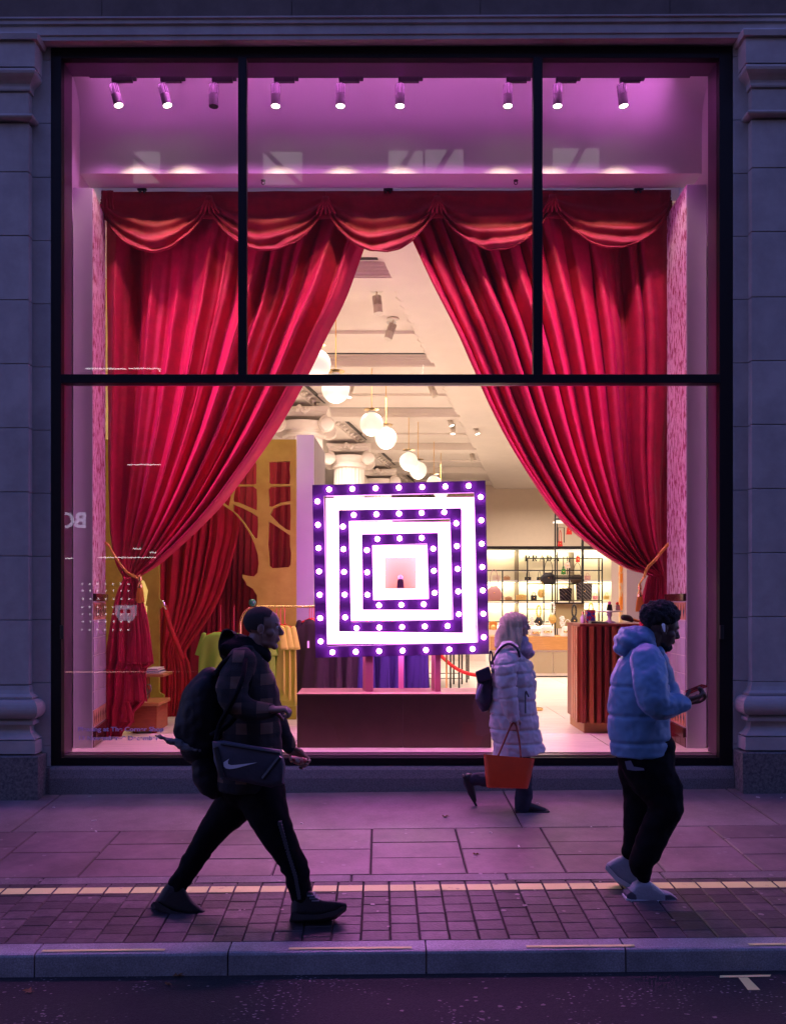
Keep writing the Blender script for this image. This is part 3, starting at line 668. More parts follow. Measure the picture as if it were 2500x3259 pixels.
drape('edge_fold', [(1300,2132),(1800,2134),(2380,2160)], [(1300,2104),(1800,2100),(2380,2120)], steps(640,2378,80), YC+.03, 2.1, .06, 21, M['velvet'], cr_, nu=60)
# pelmet with five swags
YP = 8.33
pel = thing('swagged_pelmet', 'crimson velvet pelmet hung in five swags over both curtains', 'pelmet', P(1230,800,YP))
ties = [(325,640),(665,632),(1036,634),(1390,632),(1757,628),(2131,640)]; lows = [808, 806, 810, 802, 795]
mb = MB(); vs = []; nu, nv = 220, 6
for j in range(nv):
    for i in range(nu):
        u = i/(nu-1); px = lerp(322,2133,u); y = lerp(lerp(611,604,u)+2*math.sin(u*25), 690, j/(nv-1))
        vs.append((X(px,YP), YP+.03+.012*math.sin(u*70)*(j/(nv-1))+.01*noise.noise(Vector((u*20,j*.5,0))), Z(y,YP)))
mb.add(vs, [(j*nu+i,(j+1)*nu+i,(j+1)*nu+i+1,j*nu+i+1) for j in range(nv-1) for i in range(nu-1)])
o = mb.build('heading', M['swag'], pel, smooth=True, fix=False); s = o.modifiers.new('t','SOLIDIFY'); s.thickness = .015
for k in range(5):
    (xa,ya),(xb,yb) = ties[k], ties[k+1]; mb = MB(); vs = []; nu, nv = 80, 64
    for j in range(nv):
        t = j/(nv-1)
        for i in range(nu):
            s_ = i/(nu-1); c = (4*s_*(1-s_)); sag = c**.72
            ylow = lerp(ya,yb,s_)+ (lows[k]-(ya+yb)/2)*sag
            top = lerp(611,604,(lerp(xa,xb,s_)-322)/1811)+3
            y = lerp(top, ylow + 8*(1-sag)+6, t**(.9+.25*c))
            q = t*(1+.04*math.sin(9*s_+k))
            f = .5+.5*math.sin(2*math.pi*(3.2*q**1.8)+.6*k)
            A = .038*(.25+.75*c**.5)*min(1,t*1.6)
            side = .05*math.exp(-((s_-.5)/.5)**2)
            yy = YP - .02 - A*f - .07*t*c + .012*noise.noise(Vector((s_*4+k*7,t*6,2))) + .02*noise.noise(Vector((s_*11+k*7,t*3,5)))*t
            x_ = lerp(xa,xb,s_)
            vs.append((X(x_,YP), yy, Z(y,YP)))
    mb.add(vs, [(j*nu+i,(j+1)*nu+i,(j+1)*nu+i+1,j*nu+i+1) for j in range(nv-1) for i in range(nu-1)])
    o = mb.build('swag', M['swag'], pel, smooth=True, fix=False); s = o.modifiers.new('t','SOLIDIFY'); s.thickness = .014
    # hem lip along the bottom edge
    mb = MB(); mb.tube([(vs[(nv-1)*nu+i][0], vs[(nv-1)*nu+i][1]-.002, vs[(nv-1)*nu+i][2]+.004) for i in range(0,nu,2)]+[vs[-1]], .010, 6); mb.build('hem', M['swag'], pel, smooth=True)
for k, (xt,yt) in enumerate(ties[1:-1]):
    mb = MB(); c = P(xt, yt-3, YP-.10)
    for q in range(5):
        a = (q-2)*.34; mb.chain([(c[0]+.022*(q-2)*.5,c[1]+.02,c[2]+.02,.008,.012),(c[0]+math.sin(a)*.05,c[1]-.01,c[2]-.04,.014,.016),(c[0]+math.sin(a)*.14,c[1]+.03,c[2]-.13,.009,.012)], 10, 3)
    mb.build('gather', M['swag'], pel, smooth=True)
for px, lab in ((325,0),(2131,1)):
    sg = 1 if px < 1000 else -1
    drape('end_fold', [(606,px),(690,px+10*sg)], [(606,px+36*sg),(690,px+40*sg)], steps(608,700,14), YP-.03, 1.4, .04, 4, M['swag'], pel, nu=24)
# hanging brackets and rail
r = thing('curtain_rail', 'dark curtain rail with brackets above the pelmet', 'rail', P(1230,606,8.45))
mb = MB(); mb.tube([(X(330,8.42),8.42,Z(622,8.42)),(X(2128,8.42),8.42,Z(616,8.42))], .014, 8); mb.build('pole', M['black'], r)
for px in (453,1235,2030):
    mb = MB(); c = P(px,604,8.30); mb.box(c[0]-.045,c[0]+.045,8.28,8.31,c[2]-.006,c[2]+.006)
    for d in (-.03,.012): mb.box(c[0]+d,c[0]+d+.012,8.28,8.45,c[2]-.03,zsf-.001)
    mb.box(c[0]-.01,c[0]+.015,8.29,8.44,c[2]+.01,c[2]+.028); mb.build('bracket', M['black'], r)
# ropes, tassels, hooks
def tieback(pts, tas, hook, lab, labt, labh):
    r = thing('tieback', lab, 'rope', pts[0])
    for o_ in (0,.014):
        mb = MB(); P3 = curved([(p[0]+o_*.3,p[1]-.004,p[2]-o_) for p in pts], 8); mb.tube(P3, .0095, 8); mb.build('rope', M['rope'], r, smooth=True)
    c = tas; k = thing('tassel', labt, 'tassel', (c[0],c[1],c[2]-.2))
    mb = MB(); mb.tube([(pts[-1][0],pts[-1][1]-.01,pts[-1][2]),(c[0],c[1],c[2]+.11)], .008, 6); mb.build('cord', M['rope'], k, smooth=True)
    mb = MB(); mb.lathe([(.006,.12),(.016,.10),(.02,.07),(.012,.05),(.022,.03),(.026,.0),(.024,-.01)], c, 14); mb.build('head', M['brass'], k, smooth=2)
    mb = MB(); n = 56
    for q in range(n):
        a = 2*math.pi*q/n*3.3; rr = .022*math.sqrt((q+.5)/n); ex = 1.9; zz = random.uniform(-.155,-.135)
        mb.tube([(c[0]+rr*math.cos(a),c[1]+rr*math.sin(a),c[2]),(c[0]+rr*1.5*math.cos(a),c[1]+rr*1.5*math.sin(a),c[2]-.06),(c[0]+rr*ex*math.cos(a),c[1]+rr*ex*math.sin(a),c[2]+zz)], .0032, 4)
    mb.build('fringe', mat('amber_fringe',(.75,.30,.03),.6), k)
    h = thing('curtain_hook', labh, 'hook', hook); mb = MB(); mb.lathe([(.02,.0),(.02,.008),(.008,.012),(.008,.05),(.014,.055),(.012,.07)], (hook[0],hook[1]-.07,hook[2]), 12, axis='y'); mb.build('knob', M['brass'], h, smooth=2)
pz = lambda px,py,Y: P(px,py,Y)
tieback([pz(331,1724,8.36),pz(346,1734,8.32),pz(362,1762,8.28),pz(388,1800,8.24),pz(410,1824,8.22),pz(428,1832,8.24),pz(438,1836,8.30)], pz(446,1868,8.18), pz(330,1724,8.38), 'gold rope tying back the left curtain', 'amber tassel hanging from the left tieback rope', 'brass hook holding the left tieback')
tieback([pz(2138,1718,8.36),pz(2124,1730,8.32),pz(2106,1750,8.28),pz(2082,1780,8.24),pz(2062,1800,8.22),pz(2052,1818,8.24),pz(2048,1832,8.40)], pz(2034,1896,8.2), pz(2140,1718,8.38), 'gold rope tying back the right curtain', 'amber tassel hanging from the right tieback rope', 'brass hook holding the right tieback')
# ================================================================ side screens with wallpaper and tiles
wp = mat('flocked_wallpaper', (.72,.56,.66), .7, vs=13, col2=(.30,.05,.12), stretch=(1,2.2,.8), ramp=(.50,.56), bump=.1)
dado = mat('brown_glazed_moulding', (.09,.025,.02), .15, spec=.7); lil = mat('lilac_glazed_tile', (.60,.52,.74), .18, spec=.6, rnd=.05); brt = mat('brown_glazed_tile', (.10,.03,.025), .15, spec=.7, rnd=.15)
peach = mat('peach_tile', (.80,.42,.30), .25); teal = mat('teal_glaze', (.05,.12,.16), .2); org = mat('orange_glaze', (.75,.28,.06), .25); grt = mat('pale_grout', (.75,.68,.72), .7)
def screen(side, lab):
    Yf, Yr = 7.75, 8.37
    if side < 0: xo, xi, xr = X(233,Yf), X(294,Yf), X(335,Yr)
    else: xo, xi, xr = X(2246,Yf), X(2184,Yf), X(2122,Yr)
    zt = Z(598 if side < 0 else 587, Yf); r = thing('side_screen', lab, 'partition', ((xo+xi)/2, Yf, FZ))
    mb = MB(); mb.box(min(xo,xi), max(xo,xi), Yf, Yf+.012, FZ, zt); mb.build('front_board', M['board'], r, bevel=.002)
    # core slab following the splayed inner face
    th = .10
    def quad(x0,y0,x1,y1,z0,z1,off,m,name,th=.006):
        n = Vector((y1-y0, -(x1-x0), 0)).normalized()
        if n.x*(-side) < 0: n = -n
        a0 = Vector((x0,y0,0)); a1 = Vector((x1,y1,0)); mb = MB()
        pts = [a0+n*off, a1+n*off, a1+n*(off-th), a0+n*(off-th)]
        mb.loft([[(p.x,p.y,z) for p in pts] for z in (z0,z1)]); return mb.build(name, m, r)
    y0 = Yf+.0125
    x_at = lambda t: lerp(xi, xr, t); y_at = lambda t: lerp(y0, Yr, t)
    quad(xi,y0,xr,Yr,FZ,zt,0,M['board'],'core',.08)
    zd1, zd0 = Z(1889,Yf), Z(1913,Yf)
    quad(xi,y0,xr,Yr,zd1,zt,.004,wp,'wallpaper')
    quad(xi,y0,xr,Yr,FZ,zd1-.001,.003,grt,'grout_bed')
    quad(xi,y0,xr,Yr,zd0,zd1,.03,dado,'dado_rail',.040)
    quad(xi,y0,xr,Yr,Z(2348,Yf),Z(2318,Yf),.03,dado,'skirting_rail',.040)
    zr = [Z(p,Yf) for p in (1916,1974,2031,2088,2146,2203,2262,2316)]
    nc = 7
    for k in range(7):
        for c in range(nc):
            t0, t1 = c/nc, (c+1)/nc; g = .004
            m_ = peach if k in (0,6) else lil
            o = quad(x_at(t0+g),y_at(t0+g),x_at(t1-g),y_at(t1-g),zr[k+1]+.003,zr[k]-.003,.010,m_,'tile',.007)
            if k in (0,6):
                zc_ = (zr[k]+zr[k+1])/2; hh = (zr[k]-zr[k+1])*.42
                nn = Vector((y_at(1)-y_at(0), -(x_at(1)-x_at(0)), 0)).normalized(); nn = nn if nn.x*(-side) > 0 else -nn
                tm_ = (t0+t1)/2; cc = Vector((x_at(tm_),y_at(tm_),zc_))+nn*.0125; al = Vector((x_at(1)-x_at(0),y_at(1)-y_at(0),0)).normalized()
                mb = MB(); s_ = 1 if k == 0 else -1
                mb.add([cc+al*w_+Vector((0,0,h_*s_)) for w_, h_ in ((0,-hh),(.022,hh*.0),(.014,hh*.6),(0,hh),(-.014,hh*.6),(-.022,0))], [(0,1,2,3,4,5)]); mb.build('ornament', teal, o)
                mb = MB(); cc2 = cc+nn*.002; mb.add([cc2+al*w_+Vector((0,0,h_*s_)) for w_, h_ in ((0,0),(.009,hh*.55),(0,hh*.98),(-.009,hh*.55))], [(0,1,2,3)]); mb.build('ornament', org, o)
    for c in range(4):
        t0, t1 = c/4, (c+1)/4
        quad(x_at(t0+.004),y_at(t0+.004),x_at(t1-.004),y_at(t1-.004),FZ+.004,Z(2350,Yf),.010,brt,'tile',.007)
screen(-1, 'tall white side screen with pink wallpaper and lilac tiles, left of the curtains')
screen(1, 'tall white side screen with pink wallpaper and lilac tiles, right of the curtains')
# ================================================================ brown plinth and marquee sign
YPf = 7.78
r = thing('display_plinth', 'long brown display plinth carrying the lit square sign', 'plinth', (X(1250,8),8.0,FZ))
zpt = Z(2208,YPf)
for a, b in ((945,1281),(1281.6,1562)):
    mb = MB(); mb.box(X(a,YPf), X(b,YPf), YPf, 8.30, FZ, zpt-.012); mb.build('front_panel', M['brown'], r, bevel=.003)
mb = MB(); mb.box(X(944,YPf), X(1563,YPf), YPf-.003, 8.305, zpt-.0115, zpt); mb.build('top_board', mat('rose_top_board',(.42,.20,.18),.45), r)
YM = 7.93
mq = thing('marquee_sign', 'square marquee sign of nested purple and white frames studded with light bulbs', 'sign', P(1275,2095,YM))
pw = emis('lit_white_acrylic', (1,.30,.95), 10); rim_ = mat('pale_pink_edge', (.8,.55,.66), .4)
bulbm = emis('bulb_glow', (1,.32,.95), 50); sock = mat('bulb_socket',(.3,.12,.4),.4)
def frame(outer, inner, y0, y1, name, m, parent):
    """square ring from two quads given as photo corners TL,TR,BR,BL"""
    o = [(X(px,YM),Z(py,YM)) for px,py in outer]; i = [(X(px,YM),Z(py,YM)) for px,py in inner]; mb = MB()
    vs = [(x,y0,z) for x,z in o]+[(x,y0,z) for x,z in i]+[(x,y1,z) for x,z in o]+[(x,y1,z) for x,z in i]; fs = []
    for k in range(4):
        j = (k+1)%4; fs += [(k,j,4+j,4+k),(8+k,12+k,12+j,8+j),(k,8+k,8+j,j),(4+k,4+j,12+j,12+k)]
    mb.add(vs, fs); return mb.build(name, m, parent)
c5 = lambda x, y: (950+x/2.305, 1500+y/2.305)
Q = lambda *a: [c5(*p) for p in a]
f1 = frame(Q((100,100),(1368,68),(1396,1340),(125,1368)), Q((184,180),(1287,155),(1313,1256),(209,1284)), YM, YM+.05, 'purple_frame', M['purple'], mq)
f2 = frame(Q((292,285),(1190,268),(1206,1186),(300,1176)), Q((366,362),(1112,345),(1134,1088),(384,1110)), YM+.02, YM+.07, 'purple_frame', M['purple'], mq)
f3 = frame(Q((462,460),(1024,448),(1032,1018),(470,1016)), Q((538,540),(944,528),(956,935),(547,944)), YM+.04, YM+.09, 'purple_frame', M['purple'], mq)
frame(Q((196,186),(1300,178),(1308,1262),(204,1272)), Q((290,262),(1210,262),(1210,1180),(288,1180)), YM+.125, YM+.20, 'white_light_panel', pw, mq)
frame(Q((374,362),(1122,362),(1130,1090),(378,1100)), Q((464,446),(1034,446),(1034,1018),(464,1018)), YM+.145, YM+.22, 'white_light_panel', pw, mq)
frame(Q((540,536),(952,532),(958,940),(546,944)), Q((632,622),(868,622),(868,860),(632,860)), YM+.165, YM+.24, 'white_light_panel', pw, mq)
mb = MB(); a, b = c5(620,610), c5(880,872); mb.pbox(a[0],b[0],a[1],b[1],YM+.36,.01); mb.build('niche_back', mat('pink_niche',(.42,.34,.10),.6), mq)
mb = MB(); a, b = c5(632,860), c5(868,868); mb.pbox(a[0],b[0],a[1],b[1],YM+.18,.17); mb.build('niche_shelf', mat('pink_niche',(0,0,0)), mq)
def row(a, b, n): return [(lerp(a[0],b[0],k/(n-1)), lerp(a[1],b[1],k/(n-1))) for k in range(n)]
BL = {0: row((224,135),(1244,109),7)+row((139,223),(163,1247),7)+row((1332,190),(1355,1216),7)+row((249,1327),(1273,1302),7),
      1: row((404,321),(1067,300),5)+row((325,405),(341,1071),5)+row((1155,382),(1174,1048),5)+row((425,1150),(1091,1134),5),
      2: row((577,496),(903,487),3)+row((500,577),(504,905),3)+row((987,567),(997,891),3)+row((589,983),(917,976),3)}
mball = MB(); mball.ball((0,0,0), .0225, 14, 9); bme = mball.mesh('bulb'); bme.materials.append(bulbm); bme.polygons.foreach_set('use_smooth',[True]*len(bme.polygons))
msk = MB(); msk.lathe([(.029,0),(.029,-.006),(.022,-.012)], (0,0,0), 16, axis='y'); sme = msk.mesh('socket'); sme.materials.append(sock)
for k, fr_ in ((0,f1),(1,f2),(2,f3)):
    y = YM+.02*k
    for cx, cy in BL[k]:
        px, py = c5(cx,cy); wpos = Vector((X(px,YM), y-.024, Z(py,YM))); o = bpy.data.objects.new('bulb', bme); C.objects.link(o); o.parent = fr_; o.location = wpos-Vector(LOC[mq.name])
        o = bpy.data.objects.new('socket', sme); C.objects.link(o); o.parent = fr_; o.location = wpos-Vector(LOC[mq.name])+Vector((0,.023,0))
for (a, b, yy, y1) in ((1162,1187,YM+.0,.09),(1385,1403,YM+.0,.09),(1270,1287,YM+.28,.06)):
    mb = MB(); mb.box(X(a,YM),X(b,YM),yy+.055,yy+.055+y1,zpt,Z(2080,YM)); mb.build('support_post', M['pinkpost'], mq, bevel=.003)
for (a, b) in ((1154,1166),(1372,1386)):
    mb = MB(); mb.box(X(a,YM+.2),X(b,YM+.2),YM+.16,YM+.23,zpt,Z(2060,YM)); mb.build('support_post', mat('peach_post',(.75,.48,.42),.5), mq)
# little bottle shown in the niche
def polish(c, s, colb, colc, lab, grp=None):
    r = thing('nail_polish_bottle', lab, 'bottle', c, grp); mb = MB(); h = .105*s
    mb.loft([[(c[0]-w_*s,c[1]-w_*s,c[2]+z),(c[0]+w_*s,c[1]-w_*s,c[2]+z),(c[0]+w_*s,c[1]+w_*s,c[2]+z),(c[0]-w_*s,c[1]+w_*s,c[2]+z)] for w_, z in ((.044,0),(.046,.01*s),(.036,h),(.030,h+.008*s))]); mb.build('body', colb, r, bevel=.006)
    mb = MB(); mb.ball((c[0],c[1],c[2]+h+.03*s), .033*s, 14, 10); mb.build('cap', colc, r, smooth=True)
c = c5(746,859); polish((X(c[0],YM+.24),YM+.24,Z(c[1],YM+.24)+.002), .75, mat('smoked_glass_body',(.04,.02,.035),.15,spec=.8), mat('white_cap',(.9,.88,.9),.3), 'small dark bottle with round white cap in the centre of the lit sign')
# ================================================================ lights of the shop
WARM = (1,.85,.73)
r = thing('shop_lights', 'rows of added warm ceiling fill lights', 'light', (0,14,5.9)) if 0 else None
for (x_, y_, e) in ((-.8,11.6,95),(0,15.6,190),(-1.2,19.5,170),(1.5,23.5,230),(4.0,14,190),(-5,16,200),(-2.5,26,200),(5.5,26.5,420),(7.5,18,200)):
    lamp('AREA', 'ceiling_fill', (x_,y_,5.60), e, WARM, None, (0,0,0), 1.6, spread=100 if y_ < 15 else 165)  # added warm area fills below the ceiling, no light panels are fitted there
lamp('AREA', 'front_fill', (-1.7,9.2,5.7), 26, WARM, None, (R(20),0,0), 1.8, .5, spread=80)  # this pair is added warm fill just inside the window, without fittings
lamp('AREA', 'front_fill', (2.2,9.2,5.7), 26, WARM, None, (R(20),0,0), 1.8, .5, spread=80)
gm = emis('opal_globe', (1,.90,.72), .75)
glob = [(1003,1160,11.0),(1068,1238,12.3),(1182,1350,14.7),(1228,1395,15.95),(1300,1469,18.6),(1330,1497,19.8),(1380,1540,22.0),(1402,1566,23.6)]
gl_lab = ['largest opal globe, half hidden by the left curtain edge','opal globe cut by the black transom, with gold disc above it','upper left globe of the pair under the transom','lower right globe of the pair under the transom','left globe of the middle pair in the pendant row','right globe of the middle pair in the pendant row','opal globe just above the top edge of the marquee sign','farthest globe, partly hidden behind the top of the marquee sign']
for (px,py,Y), lab in zip(glob, gl_lab):
    c = P(px,py,Y); r = thing('globe_pendant', lab, 'pendant lamp', (c[0],c[1],c[2]-.2), 'opal globe pendants in a receding row')
    mb = MB(); mb.ball(c, .2, 28, 20); mb.build('globe', gm, r, smooth=True)
    mb = MB(); mb.lathe([(.02,.20),(.06,.205),(.06,.225),(.02,.23)], c, 18); mb.build('collar', M['white'], r, smooth=2)
    mb = MB(); mb.lathe([(.01,.245),(.13,.248),(.13,.254),(.01,.258)], c, 28); mb.build('brass_disc', M['brass'], r, smooth=2)
    mb = MB(); mb.tube([(c[0],c[1],c[2]+.25),(c[0],c[1],CZ-.01)], .007, 8); mb.build('rod', mat('gilt_rod',(.9,.55,.12),.35,metal=.5), r)
    lamp('POINT', 'globe_light', (c[0],c[1],c[2]-.27), 22, WARM, r, size=.15)
sw = mat('cream_spot_body', (.70,.62,.52), .4)
for px, py, L, tx, on, lab in ((1198,972,.20,.10,0,'cream ceiling spotlight between the curtain edges, nearest the window'),(1250,1058,.20,-.35,0,'tilted cream ceiling spotlight next to the smoke detector'),(1117,1248,.17,-.2,1,'small cream spotlight beside the second globe'),
    (1369,1246,.2,.4,0,'cream spotlight right under the transom on the right side'),(1428,1344,.14,.3,1,'small spotlight left of the twin at the right curtain'),(1440,1367,.17,.0,1,'cream spotlight hanging straight near the right curtain'),(1510,1370,.15,.3,1,'small lit spotlight on the leafy cornice'),(1500,1458,.17,.15,0,'last cream spotlight near the right curtain edge')):
    zc_ = CZ-.09; Y = (zc_-.12-H)*F/(CY-py); c = Vector((X(px,Y),Y,zc_)); d = Vector((tx,-.1,-1)).normalized(); r = thing('ceiling_spotlight', lab, 'spotlight', c, 'cream spotlights on the shop ceiling')
    mb = MB(); mb.lathe([(.09,.085),(.09,.07),(.04,.06)], c, 18); mb.tube([c+Vector((0,0,.08)), c-Vector((0,0,.02))], .012, 8); mb.build('mount', sw, r, smooth=2)
    mb = MB(); mb.tube([c+d*.13, c+d*(.13+L*.55)], .062, 18); mb.build('body', sw, r, smooth=2)
    mb = MB(); mb.tube([c, c+d*.13], .035, 10); a0 = d.orthogonal().normalized(); b0 = d.cross(a0)
    for k in range(14):
        v = a0*math.cos(k*.449)+b0*math.sin(k*.449); mb.obox(c+d*.065+v*.045, d*.065, v*.016, d.cross(v)*.004)
    mb.build('heat_sink', sw, r)
    if on: mb = MB(); mb.tube([c+d*(.131+L*.55), c+d*(.136+L*.55)], .05, 16); mb.build('lens', emis('ceiling_lens',(1,.95,.85),6), r)
r = thing('smoke_detector', 'small round detector on the ceiling beside the tilted spotlight', 'detector', P(1245,1028,11.9)); 
c = P(1245,1028,12.8); c = (c[0],c[1],CZ-.10); mb = MB(); mb.lathe([(.07,.095),(.07,.08),(.03,.05)], c, 16); mb.build('base', M['white'], r, smooth=2); mb = MB(); mb.lathe([(.03,.05),(.02,.03)], c, 12); mb.build('sensor', M['black'], r)
# ================================================================ gold cut-out panel and portal on the left
YG = 9.7
z4 = lambda x, y: (480+x/2.8966, 1380+y/2.8966)
def cutpanel():
    cu = bpy.data.curves.new('gold_panel', 'CURVE'); cu.dimensions = '2D'; cu.fill_mode = 'BOTH'; cu.extrude = .03
    def poly(pts):
        sp = cu.splines.new('POLY'); sp.points.add(len(pts)-1); sp.use_cyclic_u = True
        for p, (px,py) in zip(sp.points, pts): p.co = (X(px,YG), Z(py,YG), 0, 1)
    zz = lambda *a: [z4(*p) for p in a]
    poly([(300,1400),(943,1400),(943,2291),(826,2291),(823,2235),(826,1965),(819,1960),(819,1895),(806,1874),(786,1862),(783,1852)]
         + zz((850,1330),(846,1300),(900,1312),(955,1318),(985,1285),(998,1200),(990,1120),(960,1020),(920,930),(850,820),(770,730),(690,675),(600,610),(500,560))
         + [(600,1545),(540,1600),(515,1680),(508,1760),(508,1905),(519,1918),(519,1930),(508,1938),(508,2203),(523,2212),(521,2291),(472,2291),(474,2080),(468,1990),(472,1930),(466,1926),(474,1880),(462,1850),(430,1832),(400,1860),(392,1930),(392,2291),(300,2291)])
    poly(zz((1092,262),(1286,258),(1282,340),(1290,400),(1282,468),(1110,468),(1090,450),(1094,360)))
    poly(zz((1105,490),(1290,486),(1290,625),(1200,640),(1120,678),(1090,672),(1092,600),(1086,515)))
    poly(zz((1288,650),(1292,760),(1288,895),(1250,885),(1180,830),(1102,748),(1130,690),(1200,660)))
    poly(zz((1092,812),(1130,835),(1220,895),(1285,940),(1286,1040),(1296,1100),(1290,1210),(1275,1232),(1180,1238),(1120,1242),(1094,1218),(1090,1100),(1080,1020),(1086,930)))
    poly(zz((780,100),(960,240),(978,290),(976,465),(955,472),(780,472)))
    poly(zz((780,488),(945,488),(980,515),(984,620),(980,710),(900,675),(820,640),(768,630),(760,600)))
    poly(zz((765,655),(830,680),(930,730),(990,770),(992,860),(985,966),(965,970),(930,920),(850,800),(800,745),(760,710)))
    poly(zz((640,380),(700,470),(738,540),(742,590),(722,672),(690,650),(600,560)))
    o = bpy.data.objects.new('gold_panel', cu); C.objects.link(o); bpy.context.view_layer.update()
    dg = bpy.context.evaluated_depsgraph_get(); me = bpy.data.meshes.new_from_object(o.evaluated_get(dg), depsgraph=dg); bpy.data.objects.remove(o)
    me.materials.clear(); me.materials.append(M['goldleaf']); o = bpy.data.objects.new('gold_panel', me); C.objects.link(o)
    o.rotation_euler = (R(90),0,0); o.location = (0,YG,0)
    return tag(o, 'gold leaf panel cut into a tree shape and archway behind the left curtain', 'panel')
cutpanel()
pr_ = thing('grey_portal', 'pale grey boxed portal pier beside the gold tree panel', 'pillar', (X(970,9.9),9.9,FZ))
mb = MB(); mb.pbox(944, 998, 1384, 2283, 9.9, .05); mb.build('front_board', M['board'], pr_)
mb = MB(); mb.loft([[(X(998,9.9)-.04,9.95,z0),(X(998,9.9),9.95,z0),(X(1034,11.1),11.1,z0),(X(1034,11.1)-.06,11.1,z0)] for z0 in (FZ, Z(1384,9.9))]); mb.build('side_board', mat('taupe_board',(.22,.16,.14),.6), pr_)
# red curtain beyond the gold panel
rc = thing('inner_curtain', 'plain red curtain tied back behind the gold panel opening', 'curtain', P(560,2303,10.0))
drape('pleated_drape', [(1402,520),(2290,500)], curved([(1402,760),(1660,765),(1780,740),(1900,702),(1990,650),(2050,606),(2080,592),(2120,606),(2200,610),(2297,602)]), steps(1404,2285,90), 9.95, 9, .10, 31, M['velvet2'], rc, nu=220)
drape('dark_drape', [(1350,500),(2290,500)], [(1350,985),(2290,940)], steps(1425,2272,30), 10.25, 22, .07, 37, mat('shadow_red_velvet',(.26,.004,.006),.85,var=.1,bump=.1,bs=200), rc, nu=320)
mb = MB(); mb.tube(curved([P(524,1928,9.85),P(540,1990,9.8),P(560,2040,9.78),P(582,2098,9.8)],5), .03, 8); mb.build('sash', M['velvet2'], rc, smooth=True)
h = thing('sash_hook', 'small silver hook where the inner red curtain sash is fixed', 'hook', P(521,1925,9.64)); mb = MB(); c = P(521,1922,9.64); mb.tube(curved([(c[0]-.03,c[1],c[2]+.02),(c[0]+.0,c[1]-.03,c[2]+.03),(c[0]+.02,c[1]-.02,c[2]-.03),(c[0]+.03,c[1],c[2]-.06)],4), .012, 8); mb.build('prong', mat('chrome',(.8,.8,.8),.15,metal=1), h, smooth=True)
# ---- wooden chest, table, folded shirts
Yt = 8.62
ch = thing('wooden_chest', 'low reddish wooden chest on short feet behind the left curtain tail', 'chest', (X(455,Yt),Yt,FZ)); rw = mat('red_teak', (.28,.06,.02), .4, vs=4, col2=(.40,.10,.03), stretch=(2,2,14))
mb = MB(); mb.box(X(400,Yt),X(499,Yt),Yt,Yt+.45,Z(2328,Yt),Z(2247,Yt)); mb.build('body', rw, ch, bevel=.004)
mb = MB(); mb.box(X(396,Yt),X(507,Yt),Yt-.02,Yt+.47,Z(2246.5,Yt),Z(2236,Yt)); mb.build('top', M['wood'], ch, bevel=.004)
for px in (420,480):
    mb = MB(); mb.box(X(px,Yt),X(px+14,Yt),Yt+.03,Yt+.08,FZ,Z(2328.5,Yt)); mb.build('foot', rw, ch)
tb = thing('side_table', 'small wooden table with folded shirts by the gold archway', 'table', P(480,2240,9.1))
mb = MB(); mb.pbox(445,520,2146,2155,9.0,.4); mb.build('top', M['wood'], tb, bevel=.004)
mb = MB(); mb.pbox(452,470,2155.5,2240,9.1,.1); mb.build('leg', rw, tb); mb = MB(); mb.pbox(430,452,2155.5,2290,9.25,.1); mb.build('leg', rw, tb)
for k in range(4):
    mb = MB(); y0 = 2145-4.5*k; mb.pbox(462+k,508-k*2,y0-4,y0-.3,9.02,.28); tag(mb.build('folded_shirt', mat('shirt_%d' % k, [(.75,.7,.62),(.1,.12,.2),(.8,.74,.6),(.62,.56,.5)][k], .8), bevel=.004), ['cream shirt, lowest of the folded stack on the side table','navy striped shirt, second in the folded stack','light beige shirt, third in the folded stack','greyish shirt, top of the folded stack on the side table'][k], 'shirt', 'folded shirts on the side table')
j = thing('metal_jug', 'dark metal jug handle showing below the side table', 'jug', P(468,2215,8.8)); mb = MB(); mb.tube(curved([P(468,2180,8.8),P(478,2180,8.8),P(480,2198,8.8),P(466,2212,8.8)],6), .008, 8); mb.build('handle', mat('pewter',(.25,.22,.2),.3,metal=1), j, smooth=True)
mb = MB(); mb.lathe([(.05,0),(.07,.02),(.07,.1),(.04,.16),(.045,.19)], P(452,2228,8.85), 16); mb.build('body', MATS['pewter'], j, smooth=2)
# ---- clothes rail
YR = 9.0
cr2 = thing('clothes_rail', 'brass clothes rail with green ball finial behind the marquee sign', 'clothes rail', P(1000,2300,YR))
zR = Z(1931,YR); xl = X(765,YR)
mb = MB(); mb.tube([(xl,YR,FZ)]+[(xl,YR,Z(2050,YR))]+[(xl+.15-.15*math.cos(a),YR,zR-.2+.2*math.sin(a)) for a in [math.pi/2*k/8 for k in range(9)]]+[(X(1420,YR),YR,zR),(X(1420,YR),YR,FZ)], .0125, 10); mb.build('tube_frame', M['brass'], cr2, smooth=True)
mb = MB(); mb.box(xl-.03,xl+.03,YR-.25,YR+.25,FZ,FZ+.03); mb.build('foot', M['brass'], cr2); mb = MB(); mb.box(X(1420,YR)-.03,X(1420,YR)+.03,YR-.25,YR+.25,FZ,FZ+.03); mb.build('foot', M['brass'], cr2)
mb = MB(); mb.ball(P(803,1918,YR), .04, 20, 14); mb.build('ball_finial', mat('green_enamel',(.01,.16,.07),.15,spec=.8), cr2, smooth=True)
redp = mat('red_hanger_plastic', (.65,.01,.01), .35)
